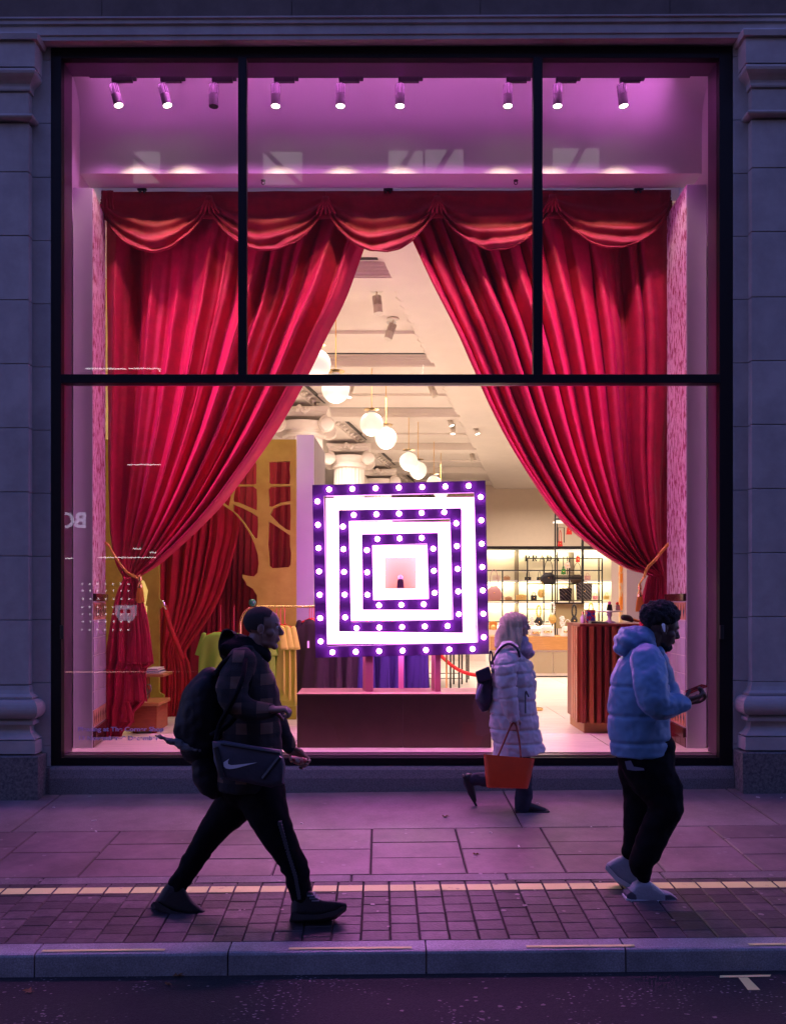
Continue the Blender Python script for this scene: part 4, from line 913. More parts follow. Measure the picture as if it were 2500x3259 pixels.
def garment(px, ang, top, bot, wid, m, lab, grp, kind='shirt', Y=YR, hanger=True):
    c = Vector((X(px,Y),Y,zR)); a = R(ang); u = Vector((math.cos(a),math.sin(a),0)); n = Vector((-math.sin(a),math.cos(a),0))
    zt, zb = Z(top,Y), Z(bot,Y); hgt = zt-zb; r = thing('hanging_garment', lab, kind, (c.x,c.y,zb), grp); rs = random.Random(px)
    if hanger:
        mb = MB(); mb.tube(curved([tuple(c+Vector((0,0,.018))),tuple(c+n*.012+Vector((0,0,.006))),tuple(c+Vector((0,0,-.03))),(c.x,c.y,zt+.01)],4), .004, 6)
        mb.tube([c+u*(-wid*.40)+Vector((0,0,zt-.035-c.z)), (c.x,c.y,zt+.012), c+u*(wid*.40)+Vector((0,0,zt-.035-c.z))], .007, 6); mb.build('hanger', redp, r)
    # torso as closed rippling tube
    mb = MB(); rings = []; N = 40
    for k in range(14):
        t = k/13; z = zt-hgt*t; hw = wid*(.16+.34*min(1,(t*6)**.6))*(1+.10*t); th = .022+.03*t; ring = []
        for q in range(N):
            b = 2*math.pi*q/N; rip = 1+(.35+.5*t)*math.sin(b*6+px+t*1.3)*.9*min(1,t*2.5)
            ring.append(c+u*hw*math.cos(b)+n*th*math.sin(b)*rip+Vector((0,0,z-c.z + .01*math.sin(b*3+px)*(k == 13))))
        rings.append(ring)
    mb.loft(rings); mb.build('bodice', m, r, smooth=True)
    for s_ in (-1,1):
        p0 = c+u*s_*wid*.40+Vector((0,0,zt-.03-c.z)); p1 = p0+u*s_*wid*.12+Vector((0,0,-.22))
        mb = MB(); mb.chain([(*p0,.028,.02),(*((p0+p1)/2),.038,.016),(*p1,.046,.014)], 12, 3, flat=1); mb.build('sleeve', m, r, smooth=True)
neon = mat('neon_green_cloth', (.28,.62,.04), .8); yel = mat('pale_yellow_cloth', (.50,.62,.06), .8); char = mat('charcoal_cloth', (.035,.022,.026), .9); ind = mat('indigo_cloth', (.035,.022,.14), .9)
garment(702, -12, 2012, 2170, .46, neon, 'neon green top hanging behind the left man\'s neck', 'green tops on the brass rail', 'top')
garment(745, -30, 2022, 2160, .34, neon, 'second neon green top, mostly behind the left man\'s collar', 'green tops on the brass rail', 'top')
garment(846, -55, 2010, 2150, .34, neon, 'neon green top just in front of the left man\'s chin', 'green tops on the brass rail', 'top')
for k, px in enumerate((880,893,906)):
    garment(px, -62+6*k, 1990, 2205+18*k, .40, yel, ['left pale yellow dress beside the man\'s chest','middle pale yellow dress on the brass rail','right pale yellow dress, longest of the three'][k], 'pale yellow dresses on the brass rail', 'dress')
for k, px in enumerate((985,992,999)):
    garment(px, -45+12*k, 1972, 2235, .42, char, ['front charcoal T-shirt left of the marquee sign','middle charcoal T-shirt tucked beside the marquee sign','rear charcoal T-shirt nearest the marquee sign'][k], 'charcoal T-shirts beside the sign', 'T-shirt')
mb = MB(); mb.pbox(978,984,2040,2062,8.75,.004); tag(mb.build('price_tag', mat('white_card',(.75,.7,.7),.6)), 'small white swing tag on the front charcoal T-shirt', 'tag')
for k, px in enumerate((1052,1078,1100)):
    garment(px, -62+10*k, 1972, 2200, .42, char, ['left charcoal garment seen under the sign','middle charcoal garment seen under the sign','right charcoal garment seen under the sign'][k], 'charcoal garments under the sign', 'garment')
for k, px in enumerate((1128,1148,1206,1228,1250,1304,1322)):
    garment(px, -66+(k*17)%30, 1972, 2204, .40, ind, ['indigo garment left of the left pink post','indigo garment touching the left pink post','indigo garment right of the left pink post','indigo garment under the middle of the sign','indigo garment left of the rear post','indigo garment right of the rear post','rightmost indigo garment under the sign'][k], 'indigo garments under the sign', 'garment')
# ---- rope barrier
sp_ = thing('brass_stanchion', 'thin brass rope post standing behind the sign', 'stanchion', P(1360,2215,9.5)); c = P(1360,2060,12.2); mb = MB(); mb.tube([(c[0],c[1],FZ),(c[0],c[1],c[2])], .022, 10); mb.lathe([(.16,0),(.16,.02),(.03,.04)], (c[0],c[1],FZ), 20); mb.build('post', M['brass'], sp_, smooth=2)
sp_.location = (c[0],c[1],FZ)
for ch_ in sp_.children: ch_.location = Vector(LOC[sp_.name])-Vector((c[0],c[1],FZ)); ch_.location = Vector((0,0,0)); ch_.data.transform(Matrix.Translation(Vector(LOC[sp_.name])-Vector((c[0],c[1],FZ))))
mb = MB(); mb.tube(curved([P(1362,2040,10.5),P(1400,2084,10.4),P(1440,2120,10.3),P(1480,2141,10.2),P(1530,2150,10.1),P(1600,2148,10.0)],6), .022, 10)
tag(mb.build('barrier_rope', mat('red_rope',(.72,.012,.01),.6), smooth=True), 'bright red barrier rope sagging between the sign and the woman', 'rope')
# ---- black legged table
tt = thing('high_table', 'black legged table behind the red barrier rope', 'table', (X(1462,13.4),13.4,FZ))
for px, Y in ((1433,13.2),(1443,13.9),(1460,13.2),(1469,13.9),(1484,14.2),(1490,14.8)):
    mb = MB(); mb.tube([(X(px,Y),Y,FZ),(X(px,Y),Y,Z(2070,Y))], .014, 8); mb.build('leg', M['black'], tt)
mb = MB(); mb.pbox(1300,1495,2064,2069.5,13.1,1.8); mb.build('top', M['black'], tt)
mb = MB(); mb.pbox(1330,1470,2158,2160,13.5,.02); mb.pbox(1330,1460,2142,2144,14.2,.02); mb.build('stretcher', M['black'], tt)
# ================================================================ back wall with lit shelves
c6 = lambda x, y: (1450+x/2.4, 1500+y/2.4)
YB = 19.5
bw = thing('lit_shelf_wall', 'cream back wall with glowing recessed handbag shelves', 'shelving', (X(1800,YB),YB,FZ))
mb = MB(); mb.box(X(1400,30),16,30.2,30.4,FZ,CZ-.01); mb.build('upper_wall', mat('ivory_wall',(.62,.50,.38),.8,var=.02), bw)
mb = MB(); mb.box(X(1300,YB),9,YB+.5,YB+.6,FZ,Z(1748,YB)); mb.build('alcove_back', mat('alcove_ivory',(.80,.72,.52),.7), bw)
mb = MB(); mb.box(X(1300,YB),9,YB-.04,YB+.5,Z(1748,YB),Z(1738.5,YB)); mb.build('black_lintel', M['black'], bw)
mb = MB(); mb.box(X(1300,YB),9,YB+.5001,YB+.6,Z(1748,YB)+.001,Z(1739,YB)); mb.build('cap_board', M['cream'], bw)
strip = emis('warm_shelf_led', (1,.90,.62), 5)
for y in (1748.6, 1851, 1920, 1990):
    a = Z(y,YB)
    mb = MB(); mb.box(X(1550,YB),X(1972,YB),YB+.42,YB+.45,a-.012,a-.002); mb.build('led_strip', strip, bw)
    lamp('AREA', 'shelf_light', (X(1760,YB),YB+.38,a-.03), 20, (1,.88,.60), bw, (R(20),0,0), 3.0, .05)
    if y > 1760: mb = MB(); mb.box(X(1300,YB),X(1972,YB),YB+.08,YB+.499,a-.001,a+.035); mb.build('shelf', M['white'], bw)
for px in (1648, 1825, 1972):
    mb = MB(); mb.box(X(px,YB)-.01,X(px,YB)+.01,YB+.02,YB+.498,FZ,Z(1749,YB)); mb.build('divider', mat('bronze_strip',(.12,.08,.05),.4), bw)
mb = MB(); mb.box(X(1300,YB),X(1972,YB),YB+.0,YB+.49,FZ,Z(2000,YB)); mb.build('base_cabinet', M['cream'], bw)
# brand letters on the wall, thick and thin strokes
lt = thing('wall_lettering', 'black serif capitals spelling the brand name on the lit back wall', 'lettering', (X(1735,YB),YB+.44,Z(1779,YB)))
def letter(shapes, x0, wdt, hh, z0, Y):
    mb = MB()
    for s_ in shapes:
        if s_[0] == 'q': mb.prism([(x0+wdt*a, z0+hh*b) for a, b in s_[1]], Y, Y+.03)
        else:
            _, cx, cy, rx, ry, tx, ty, a0, a1 = s_; n = 12
            o_ = [(x0+wdt*(cx+rx*math.cos(q)), z0+hh*(cy+ry*math.sin(q))) for q in [lerp(a0,a1,k/n) for k in range(n+1)]]
            i_ = [(x0+wdt*(cx+(rx-tx)*math.cos(q)), z0+hh*(cy+(ry-ty)*math.sin(q))) for q in [lerp(a0,a1,k/n) for k in range(n+1)]]
            for k in range(n): mb.prism([o_[k],o_[k+1],i_[k+1],i_[k]], Y, Y+.03)
    mb.build('letter', M['black'], lt)
h2 = math.pi/2
Ps = [('q',[(.12,0),(.36,0),(.36,1),(.12,1)]),('q',[(0,0),(.5,0),(.5,.05),(0,.05)]),('q',[(0,.95),(.5,.95),(.5,1),(0,1)]),('a',.5,.74,.42,.26,.2,.05,-h2,h2)]
Rs = Ps+[('q',[(.5,.5),(.95,0),(.72,0),(.36,.5)])]
As = [('q',[(.5,1),(.62,1),(1,0),(.76,0)]),('q',[(.5,1),(.54,.94),(.12,0),(.06,0)]),('q',[(.25,.3),(.8,.3),(.8,.35),(.25,.35)]),('q',[(0,0),(.24,0),(.24,.05),(0,.05)]),('q',[(.66,0),(1.06,0),(1.06,.05),(.66,.05)])]
Ds = [('q',[(.12,0),(.36,0),(.36,1),(.12,1)]),('q',[(0,0),(.5,0),(.5,.05),(0,.05)]),('q',[(0,.95),(.5,.95),(.5,1),(0,1)]),('a',.45,.5,.52,.5,.24,.05,-h2,h2)]
lx = X(1679,YB); lw = (X(1794,YB)-lx)/5.4
for k, s_ in enumerate((Ps,Rs,As,Ds,As)): letter(s_, lx+lw*1.1*k, lw*.86, Z(1763,YB)-Z(1783,YB), Z(1783,YB), YB+.44)
# black grid stands
YE = 16.5
gs = thing('grid_stand', 'wide black metal grid stand holding handbags', 'display stand', (X(1760,YE),YE,FZ))
def gb(x0,y0,x1,y1,Y,root,wd=7,name='bar'):
    a, b = c6(x0,y0), c6(x1,y1); w2 = wd/2.4/2; mb = MB()
    if abs(x1-x0) < abs(y1-y0): mb.box(X(a[0]-w2,Y),X(a[0]+w2,Y),Y-.012,Y+.012,Z(b[1],Y),Z(a[1],Y))
    else: mb.box(X(a[0],Y),X(b[0],Y),Y-.0125,Y+.0125,Z(a[1]+w2,Y),Z(a[1]-w2,Y))
    return mb.build(name, M['black'], root)
for x, y0 in ((355,755),(545,665),(670,665),(735,755),(865,665),(1090,665),(1115,665)): gb(x,y0,x,1330,YE,gs,9,'upright')
for y, x0, x1 in ((665,540,1118),(757,235,1118),(860,545,1110),(987,235,1112),(1052,545,770),(1150,235,1112)):
    gb(x0,y,x1,y,YE-.02,gs,8,'shelf_rail')
    mb = MB(); a, b = c6(x0,y), c6(x1,y); mb.box(X(a[0],YE),X(b[0],YE),YE+.013,YE+.36,Z(a[1]+1,YE),Z(a[1],YE)); mb.build('glass_shelf', M['glassy'], gs) if y > 700 else None
gt = thing('tall_stand', 'tall narrow black stand rising above the shelf wall', 'display stand', (X(1808,16),16,FZ))
for x in (757,772,962,971): gb(x,300,x,1330,16.0 if x in (757,962) else 16.35,gt,10 if x in (757,962) else 7,'upright')
for y in (365,590,800,1010): gb(757,y,965,y,15.98,gt,9,'shelf_rail'); mb = MB(); a, b = c6(765,y+8), c6(958,y+22); mb.pbox(a[0],b[0],a[1],b[1],16.0,.3); mb.build('acrylic_shelf', emis('lit_acrylic_shelf',(1,.93,.82),.9) if y < 700 else M['black'], gt)
mb = MB(); a, b = c6(775,300), c6(870,365); mb.pbox(a[0],b[0],a[1],b[1],16.1,.25); tag(mb.build('dark_box', mat('taupe_box',(.2,.15,.13),.5)), 'dark box on top shelf of the tall stand', 'box')
# small wire risers and glass shelf inside the tall stand
def riser(x0,y0,x1,y1,lab):
    r = thing('wire_riser', lab, 'riser', P(*c6((x0+x1)/2,y1),15.9)); mb = MB(); pts = [P(*c6(x0,y1),15.95),P(*c6(x0,y0),15.95),P(*c6(x1,y0),15.95),P(*c6(x1,y1),15.95)]; mb.tube(pts, .009, 6); mb.build('wire', M['black'], r)
riser(778,430,825,545,'thin wire riser on the upper shelf of the tall stand'); riser(820,650,850,790,'thin wire riser on the middle shelf of the tall stand')
# ---- handbags
BM = {}
def bm_(k, c, **kw): BM[k] = mat('bag_'+k, c, kw.pop('r',.45), **kw); return BM[k]
bm_('black',(.015,.014,.016)); bm_('brown',(.09,.05,.025)); bm_('pink',(.62,.32,.30)); bm_('gold',(.70,.50,.16),metal=.5); bm_('blush',(.72,.55,.46)); bm_('red',(.55,.02,.015)); bm_('green',(.03,.20,.03)); bm_('white',(.80,.76,.72)); bm_('rose',(.50,.25,.25)); bm_('tan',(.55,.28,.14)); bm_('grey',(.10,.09,.10)); bm_('hotpink',(.75,.25,.35)); bm_('orange',(.62,.22,.03))
stripe = mat('quilted_black', (.02,.016,.016), .45); t = stripe.node_tree; wv = t.nodes.new('ShaderNodeTexWave'); wv.inputs['Scale'].default_value = 9; wv.bands_direction = 'DIAGONAL'; tcn = [n for n in t.nodes if n.type == 'TEX_COORD'][0]; t.links.new(tcn.outputs['Object'], wv.inputs['Vector']); cr = t.nodes.new('ShaderNodeValToRGB'); cr.color_ramp.elements[0].position = .93; cr.color_ramp.elements[0].color = (.02,.016,.016,1); cr.color_ramp.elements[1].position = 1; cr.color_ramp.elements[1].color = (.4,.32,.3,1); t.links.new(wv.outputs['Fac'], cr.inputs[0]); t.links.new(cr.outputs[0], t.nodes['Principled BSDF'].inputs['Base Color']); BM['quilt'] = stripe
def handbag(cx, cy, w_, h_, kind, m, Y, lab, grp=None, hh=.5, cat='handbag'):
    """cx,cy: centre of the bag body in the enlarged view; w_,h_ its size there"""
    px, py = c6(cx, cy); s = Y/F/2.4; W, Hh = w_*s, h_*s; c = Vector(P(px, py, Y)); D = min(.16, W*.36); zb = c.z-Hh/2
    r = thing('handbag', lab, cat, (c.x,c.y,zb), grp); mb = MB()
    if kind in ('box','tote','trap'):
        k0, k1 = (.5,.5) if kind == 'box' else ((.46,.52) if kind == 'tote' else (.55,.38)); rings = []
        for t in (0,.06,.3,.6,.94,1):
            e = 1-.06*(t in (0,1)); hw = W*lerp(k0,k1,t)*e; hd = D*lerp(.5,.34,t)*e; rings.append([(c.x+hw*a*(1-.12*(abs(b) > .9)), c.y+hd*b*(1-.12*0), zb+Hh*t) for a, b in ((-1,-.7),(-.9,-1),(.9,-1),(1,-.7),(1,.7),(.9,1),(-.9,1),(-1,.7))])
        mb.loft(rings); mb.build('body', m, r, smooth=2)
        if kind == 'trap' or kind == 'box':
            mb = MB(); f0 = c.y-D*.5-.004; tw = W*(.40 if kind == 'trap' else .48)
            mb.prism([(c.x-tw*.98,zb+Hh*.98),(c.x+tw*.98,zb+Hh*.98),(c.x+tw*1.1,zb+Hh*.62),(c.x,zb+Hh*.42),(c.x-tw*1.1,zb+Hh*.62)], f0-.004, f0+D*.2); mb.build('flap', m, r)
    elif kind == 'round': mb.ball(c, 1, 20, 12, (W/2, D*.5, Hh/2)); mb.build('body', m, r, smooth=True)
    elif kind == 'hobo':
        rings = []
        for t in [k/9 for k in range(10)]:
            hw = W*.5*(.55+.75*math.sin(math.pi*min(1,(1-t)*.72+.06)))*(1 if t < .85 else .8)*(.92 if t == 0 else 1); hd = D*(.5*math.sin(math.pi*(.15+.8*(1-t)))+.08)
            rings.append([(c.x+hw*math.cos(q)+.02*math.sin(3*q+t*5)*W, c.y+hd*math.sin(q), zb+Hh*t-(.12*Hh*math.cos(q)**2*0+.1*Hh*(1-abs(math.cos(q)))*(t > .8))) for q in [2*math.pi*k/20 for k in range(20)]])
        mb.loft(rings); mb.build('body', m, r, smooth=True)
    # handle
    mb = MB(); hw = W*(.24 if kind in ('trap','box','tote') else .34); zt = zb+Hh*(.97 if kind != 'round' else .9); hp = [(c.x-hw*math.cos(q), c.y-.01, zt+Hh*hh*math.sin(q)**.8 if math.sin(q) > 0 else zt) for q in [math.pi*k/12 for k in range(13)]]
    mb.tube(hp, max(.006,W*.022), 7); mb.build('handle', m, r, smooth=True)
    mb = MB(); mb.ball((c.x,c.y-D*.5-.008,zb+Hh*.5), .012, 8, 5); mb.build('clasp', M['brass'], r, smooth=True)
    return r, c, W, Hh, D, zb
bags = [
 (290,930,92,115,'hobo','rose',16.3,'slouchy mauve hobo bag with long strap right beside the marquee sign','handbags on the grid stand',1.1),
 (705,815,92,88,'hobo','black',16.4,'black slouchy bag with tall looped strap on the grid stand','handbags on the grid stand',1.1),
 (925,822,80,70,'hobo','brown',16.4,'brown shoulder bag with pointed long strap','handbags on the grid stand',1.3),
 (835,938,92,90,'tote','quilt',16.35,'smaller dark striped tote with short handle','handbags on the grid stand',.25),
 (977,918,118,128,'tote','quilt',16.3,'larger dark striped tote, biggest bag on the grid stand','handbags on the grid stand',.12),
 (650,932,56,68,'round','gold',16.35,'round gold sequinned bag with chain loop','handbags on the grid stand',.9),
 (497,963,78,38,'box','gold',16.35,'flat beaded gold clutch','handbags on the grid stand',.1),
 (594,966,46,38,'tote','black',16.35,'little black top handle bag next to the gold clutch','handbags on the grid stand',.6),
 (548,822,48,30,'box','black',YB+.2,'small black flap bag, left one on the upper lit shelf','handbags on the lit shelves',1.6),
 (637,822,40,28,'box','black',YB+.2,'small black flap bag, right one on the upper lit shelf','handbags on the lit shelves',1.6),
 (308,816,58,44,'box','blush',YB+.2,'blush boxy bag at the left end of the upper lit shelf','handbags on the lit shelves',.2),
 (388,822,48,36,'box','tan',YB+.2,'tan boxy bag, second on the upper lit shelf','handbags on the lit shelves',.2),
 (1003,817,46,40,'tote','pink',YB+.2,'pink bag on the upper lit shelf behind the black strap','handbags on the lit shelves',.5),
 (825,826,46,26,'box','blush',YB+.2,'pale flat purse on the upper lit shelf behind the tall stand','handbags on the lit shelves',.2),
 (1217,815,58,40,'tote','blush',YB+.2,'blush tote with upright handle at the right end of the upper lit shelf','handbags on the lit shelves',.7),
 (350,968,40,30,'box','blush',YB+.2,'small blush box bag on the lower lit shelf','handbags on the lit shelves',.2),
 (400,975,52,26,'box','tan',YB+.2,'long tan box bag on the lower lit shelf','handbags on the lit shelves',.2),
 (1062,965,40,28,'tote','hotpink',YB+.2,'tiny hot pink top handle bag on the lower lit shelf','handbags on the lit shelves',.8),
 (1148,965,40,30,'tote','gold',YB+.2,'tiny gold top handle bag on the lower lit shelf','handbags on the lit shelves',.8),
 (930,672,30,44,'trap','red',15.9,'small red bag high in the tall stand','small bags in the tall stand',.2),
 (850,718,38,42,'trap','blush',15.9,'small blush bag in the tall stand above the black shelf','small bags in the tall stand',.2),
 (820,766,34,42,'trap','green',15.9,'small green bag in the tall stand','small bags in the tall stand',.5),
 (863,454,40,58,'trap','red',15.9,'orange red bag on the top glass shelf of the tall stand','small bags in the tall stand',.2),
 (795,553,34,38,'trap','red',15.9,'red bag at the left of the top shelf with gold chain','small bags in the tall stand',2.2),
 (612,1230,92,56,'trap','white',15.35,'left white handbag with bow clasp on the oak counter','white handbags on the oak counter',.75),
 (695,1224,102,74,'trap','white',15.25,'middle white handbag with bow clasp on the oak counter','white handbags on the oak counter',.7),
 (850,1222,98,76,'trap','white',15.25,'right white handbag with bow clasp beside the reeded counter','white handbags on the oak counter',.7),
 (282,1180,62,58,'box','orange',15.6,'orange box bag with gold ornament behind the woman','bags on the oak counter',.1),
 (632,1150,62,70,'round','black',15.7,'round black bag with twisted gold ring handle','ring handle bags on the oak counter',.1),
 (735,1130,62,70,'round','gold',15.7,'round gold bag with pearl ring handle','ring handle bags on the oak counter',.1),
 (902,1140,52,56,'round','black',15.7,'round black bag with black ring handle','ring handle bags on the oak counter',.1),
 (1030,1120,40,50,'round','tan',15.75,'small round tan bag with gold ring handle','ring handle bags on the oak counter',.1)]
for cx,cy,w_,h_,kd,m_,Y_,lab,grp,hh in bags:
    r, c, W, Hh, D, zb = handbag(cx,cy,w_,h_,kd,BM[m_],Y_,lab,grp,hh)
    if m_ == 'white':
        mb = MB()
        for s_ in (-1,1):
            for k2 in (0,1): mb.tube([(c.x+s_*(.035+.012*k2)+.028*math.cos(q),c.y-D*.5-.02,zb+Hh*.47+.018*math.sin(q)) for q in [k*.63 for k in range(11)]], .006, 6)
        mb.build('bow_ornament', M['brass'], r)
    if Y_ == 15.7 or Y_ == 15.75:
        mb = MB(); rr = .05; mm_ = BM['gold'] if '632' in str(cx) or cx == 1030 else (BM['white'] if cx == 735 else BM['black'])
        n = 18
        for k in range(n): q = 2*math.pi*k/n; mb.ball((c.x+rr*.75*math.cos(q),c.y,zb+Hh+.11+rr*2.1*math.sin(q)), .019, 8, 6)
        mb.build('ring_handle', mm_, r, smooth=True)
    if lab.startswith('orange box'):
        mb = MB(); mb.ball((c.x,c.y-D*.5-.01,zb+Hh*.3), .05, 10, 7); mb.build('ornament', BM['gold'], r, smooth=True)
# pearl strands hanging among them
for cx, cy, lab in ((810,1150,'cluster of pearl strands beside the right white handbag'),(580,1150,'pearl and gold chain hanging behind the left white handbag')):
    r = thing('bead_strand', lab, 'necklace', P(*c6(cx,cy+30),15.6)); mb = MB()
    for k in range(34): a = k*.9; mb.ball(P(*c6(cx+10*math.sin(a)+ (k%5-2)*3, cy-40+k*2.2),15.6), .017, 7, 5)
    mb.build('beads', BM['white'], r, smooth=True)
# oak counter
YO = 15.2
oc = thing('oak_counter', 'oak topped counter with cream cupboard doors behind the woman', 'counter', (X(1750,YO),YO,FZ))
mb = MB(); mb.box(X(1560,YO),X(1990,YO),YO,YO+.9,Z(2069,YO),Z(2026,YO)); mb.build('oak_top', M['wood'], oc, bevel=.006)
mb = MB(); mb.box(X(1560,YO)+.02,X(1990,YO),YO+.03,YO+.88,FZ+.02,Z(2070,YO)); mb.build('carcass', M['cream'], oc)
for a, b in ((1562,1680),(1681,1757),(1759,1880)):
    mb = MB(); mb.pbox(a,b,2075,2143,YO+.01,.018); mb.build('cupboard_door', mat('putty_door',(.38,.29,.18),.55), oc, bevel=.002)
db = thing('display_box', 'olive cream display board behind the ring handle bags', 'box', P(1812,1985,16)); a, b = c6(762,1012), c6(980,1200); mb = MB(); mb.pbox(a[0],b[0],a[1],b[1],15.95,.2); mb.build('board', mat('olive_board',(.34,.28,.14),.6), db, bevel=.004); mb = MB(); mb.pbox(a[0]-1,b[0]+1,a[1]-4,a[1]-.3,15.9,.3); mb.build('top_rail', M['black'], db)
# mannequin bust
r = thing('bust_form', 'white tailor bust on the lower lit shelf at the right', 'mannequin', P(*c6(1222,1015),YB-.2)); mb = MB(); Yq = YB-.2
pts = [(1222,1010,26),(1222,985,34),(1220,960,33),(1222,940,30),(1222,925,14),(1222,910,10)]
mb.chain([(*P(*c6(a,b),Yq), rr/2.4*Yq/F, rr/2.4*Yq/F*.6) for a,b,rr in pts], 18, 4); mb.build('torso', M['white'], r, smooth=True)
# gold patterned screen and beige pillar
orn = mat('gold_vine_pattern', (.75,.60,.30), .5, vs=5, col2=(.85,.30,.02), ramp=(.49,.53), stretch=(1.6,1.6,.7))
mb = MB(); a, b = c6(1252,730), c6(1302,1180); mb.pbox(a[0],b[0],a[1]-60,b[1]+70,12.0,.08); tag(mb.build('vine_screen', orn), 'narrow screen with gold and orange vine pattern beside the beige pillar', 'screen')
mb = MB(); a, b = c6(1304,600), c6(1412,1400); mb.box(X(a[0],11.8),X(b[0]+90,11.8),11.8,12.6,FZ,CZ-.2); tag(mb.build('beige_pillar', mat('beige_pillar_paint',(.50,.40,.34),.7)), 'plain beige pillar between the vine screen and the right curtain tail', 'pillar')
# ---- reeded counter in front
YQ = 8.62
rcn = thing('reeded_counter', 'dark red reeded wooden counter behind the man with the phone', 'counter', (X(1950,YQ),YQ+.3,FZ))
xa, xb = X(1846,YQ), X(2062,YQ); zt_ = Z(1988,YQ); zb_ = Z(2301,YQ)
mb = MB(); mb.loft([[(X(1824,YQ+.5),YQ+.5,z),(xa,YQ+.02,z),(xb,YQ+.02,z),(xb,YQ+.8,z),(X(1824,YQ+.5),YQ+.8,z)] for z in (zb_,zt_-.02)]); mb.build('carcass', M['mahog'], rcn)
mb = MB(); mb.loft([[(X(1822,YQ+.5),YQ+.5,z),(xa-.01,YQ-.01,z),(xb+.01,YQ-.01,z),(xb+.01,YQ+.82,z),(X(1822,YQ+.5),YQ+.82,z)] for z in (zt_-.0195,zt_+.006)]); mb.build('top', M['mahog'], rcn)
k = 0; x = xa
rib_w = (xb-xa)/9
while x < xb-.02:
    mb = MB(); wv_ = rib_w
    mb.loft([[(x+.004,YQ+.019,z),(x+wv_*.12,YQ-.035,z),(x+wv_*.62,YQ-.035,z),(x+wv_*.98,YQ+.0195,z)] for z in (zb_+.002,zt_-.021)])
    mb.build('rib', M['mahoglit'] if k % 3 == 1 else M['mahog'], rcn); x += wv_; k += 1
for q in range(3):
    t0, t1 = q/3, (q+1)/3; p0 = Vector((lerp(xa,X(1824,YQ+.5),t0+.03),lerp(YQ+.02,YQ+.5,t0+.03),0)); p1 = Vector((lerp(xa,X(1824,YQ+.5),t1-.05),lerp(YQ+.02,YQ+.5,t1-.05),0)); n_ = Vector((-1,-.2,0))*.03
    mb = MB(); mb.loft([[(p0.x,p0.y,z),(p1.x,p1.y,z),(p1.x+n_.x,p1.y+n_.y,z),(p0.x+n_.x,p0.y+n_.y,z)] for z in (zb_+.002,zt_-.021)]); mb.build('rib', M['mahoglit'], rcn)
mb = MB(); mb.box(X(1858,YQ+.05),xb-.08,YQ+.06,YQ+.7,FZ,zb_-.001); mb.build('kick_board', mat('oak_kick',(.40,.20,.06),.5), rcn)
zct = zt_+.006
cs = thing('cake_stand', 'glass cake stand on the reeded counter carrying two bottles', 'cake stand', (X(1938,9.0),9.0,zct)); c = (X(1938,9.0),9.0,zct)
hst = Z(1946,9.0)-zct
mb = MB(); mb.lathe([(.075,0),(.07,.012),(.02,.03),(.016,.06),(.03,.09),(.016,.12),(.014,hst-.02),(.04,hst-.01)], c, 24); mb.build('stem', M['glassy'], cs, smooth=2)
mb = MB(); mb.lathe([(.05,hst-.01),(.135,hst-.004),(.142,hst+.004),(.138,hst+.008),(.02,hst+.002)], c, 32); mb.build('plate', M['glassy'], cs, smooth=2)
polish((X(1938,8.95),8.95,zct+hst+.009), .58, M['black'], mat('magenta_cap',(.65,.08,.25),.3), 'black bottle with pink pompom cap on the cake stand')
polish((X(1963,9.03),9.03,zct+hst+.009), .55, mat('silver_glass',(.6,.58,.56),.15,metal=.7), mat('red_cap',(.75,.03,.02),.3), 'silver bottle with red ball cap on the cake stand')
mb = MB(); mb.loft([[(X(1872,8.9),8.8,zct),(X(1928,8.9),8.8,zct),(X(1924,8.9),9.0,zct),(X(1876,8.9),9.0,zct)],[(X(1874,8.9),8.81,zct+.022),(X(1926,8.9),8.81,zct+.012),(X(1922,8.9),8.99,zct+.02),(X(1878,8.9),8.99,zct+.03)]]); tag(mb.build('card_terminal', M['black'], bevel=.004), 'flat black card terminal on the reeded counter', 'card terminal')
r = thing('gift_box', 'shiny red and blue patterned box on the reeded counter', 'box', (X(1876,9.15),9.15,zct)); mb = MB(); a, b = c6(990,1106), c6(1056,1152); mb.box(X(a[0],9.15),X(b[0],9.15),9.1,9.2,zct,zct+.13); mb.build('body', mat('patterned_foil',(.45,.03,.05),.25,vs=22,col2=(.05,.07,.25),ramp=(.48,.52)), r, bevel=.004); mb = MB(); mb.box(X(a[0],9.15)-.003,X(b[0],9.15)+.003,9.098,9.203,zct+.1305,zct+.142); mb.build('lid', BM['gold'], r)
r = thing('perfume_bottle', 'small clear perfume bottle left of the patterned box', 'bottle', (X(1853,9.15),9.15,zct)); mb = MB(); mb.lathe([(.022,0),(.026,.01),(.026,.06),(.012,.08),(.012,.09)], (X(1853,9.15),9.15,zct), 14); mb.build('body', M['glassy'], r, smooth=2); mb = MB(); mb.lathe([(.014,.091),(.014,.12)], (X(1853,9.15),9.15,zct), 12); mb.build('cap', M['brass'], r, smooth=2)
r = thing('barcode_scanner', 'black handheld scanner with orange grip lying on the reeded counter', 'scanner', (X(2000,8.8),8.8,zct)); c = Vector((X(1990,8.8),8.8,zct+.035)); mb = MB(); mb.chain([(c.x-.025,c.y,c.z+.03,.03,.03),(c.x+.03,c.y,c.z+.02,.034,.034),(c.x+.06,c.y,c.z,.024,.026)], 12, 3); mb.build('head', M['black'], r, smooth=True)
mb = MB(); mb.chain([(c.x+.05,c.y,c.z+.012,.018,.02),(c.x+.12,c.y,c.z-.005,.014,.018),(c.x+.18,c.y,c.z-.012,.012,.016)], 10, 3); mb.build('grip', mat('orange_grip',(.55,.2,.03),.4), r, smooth=True)
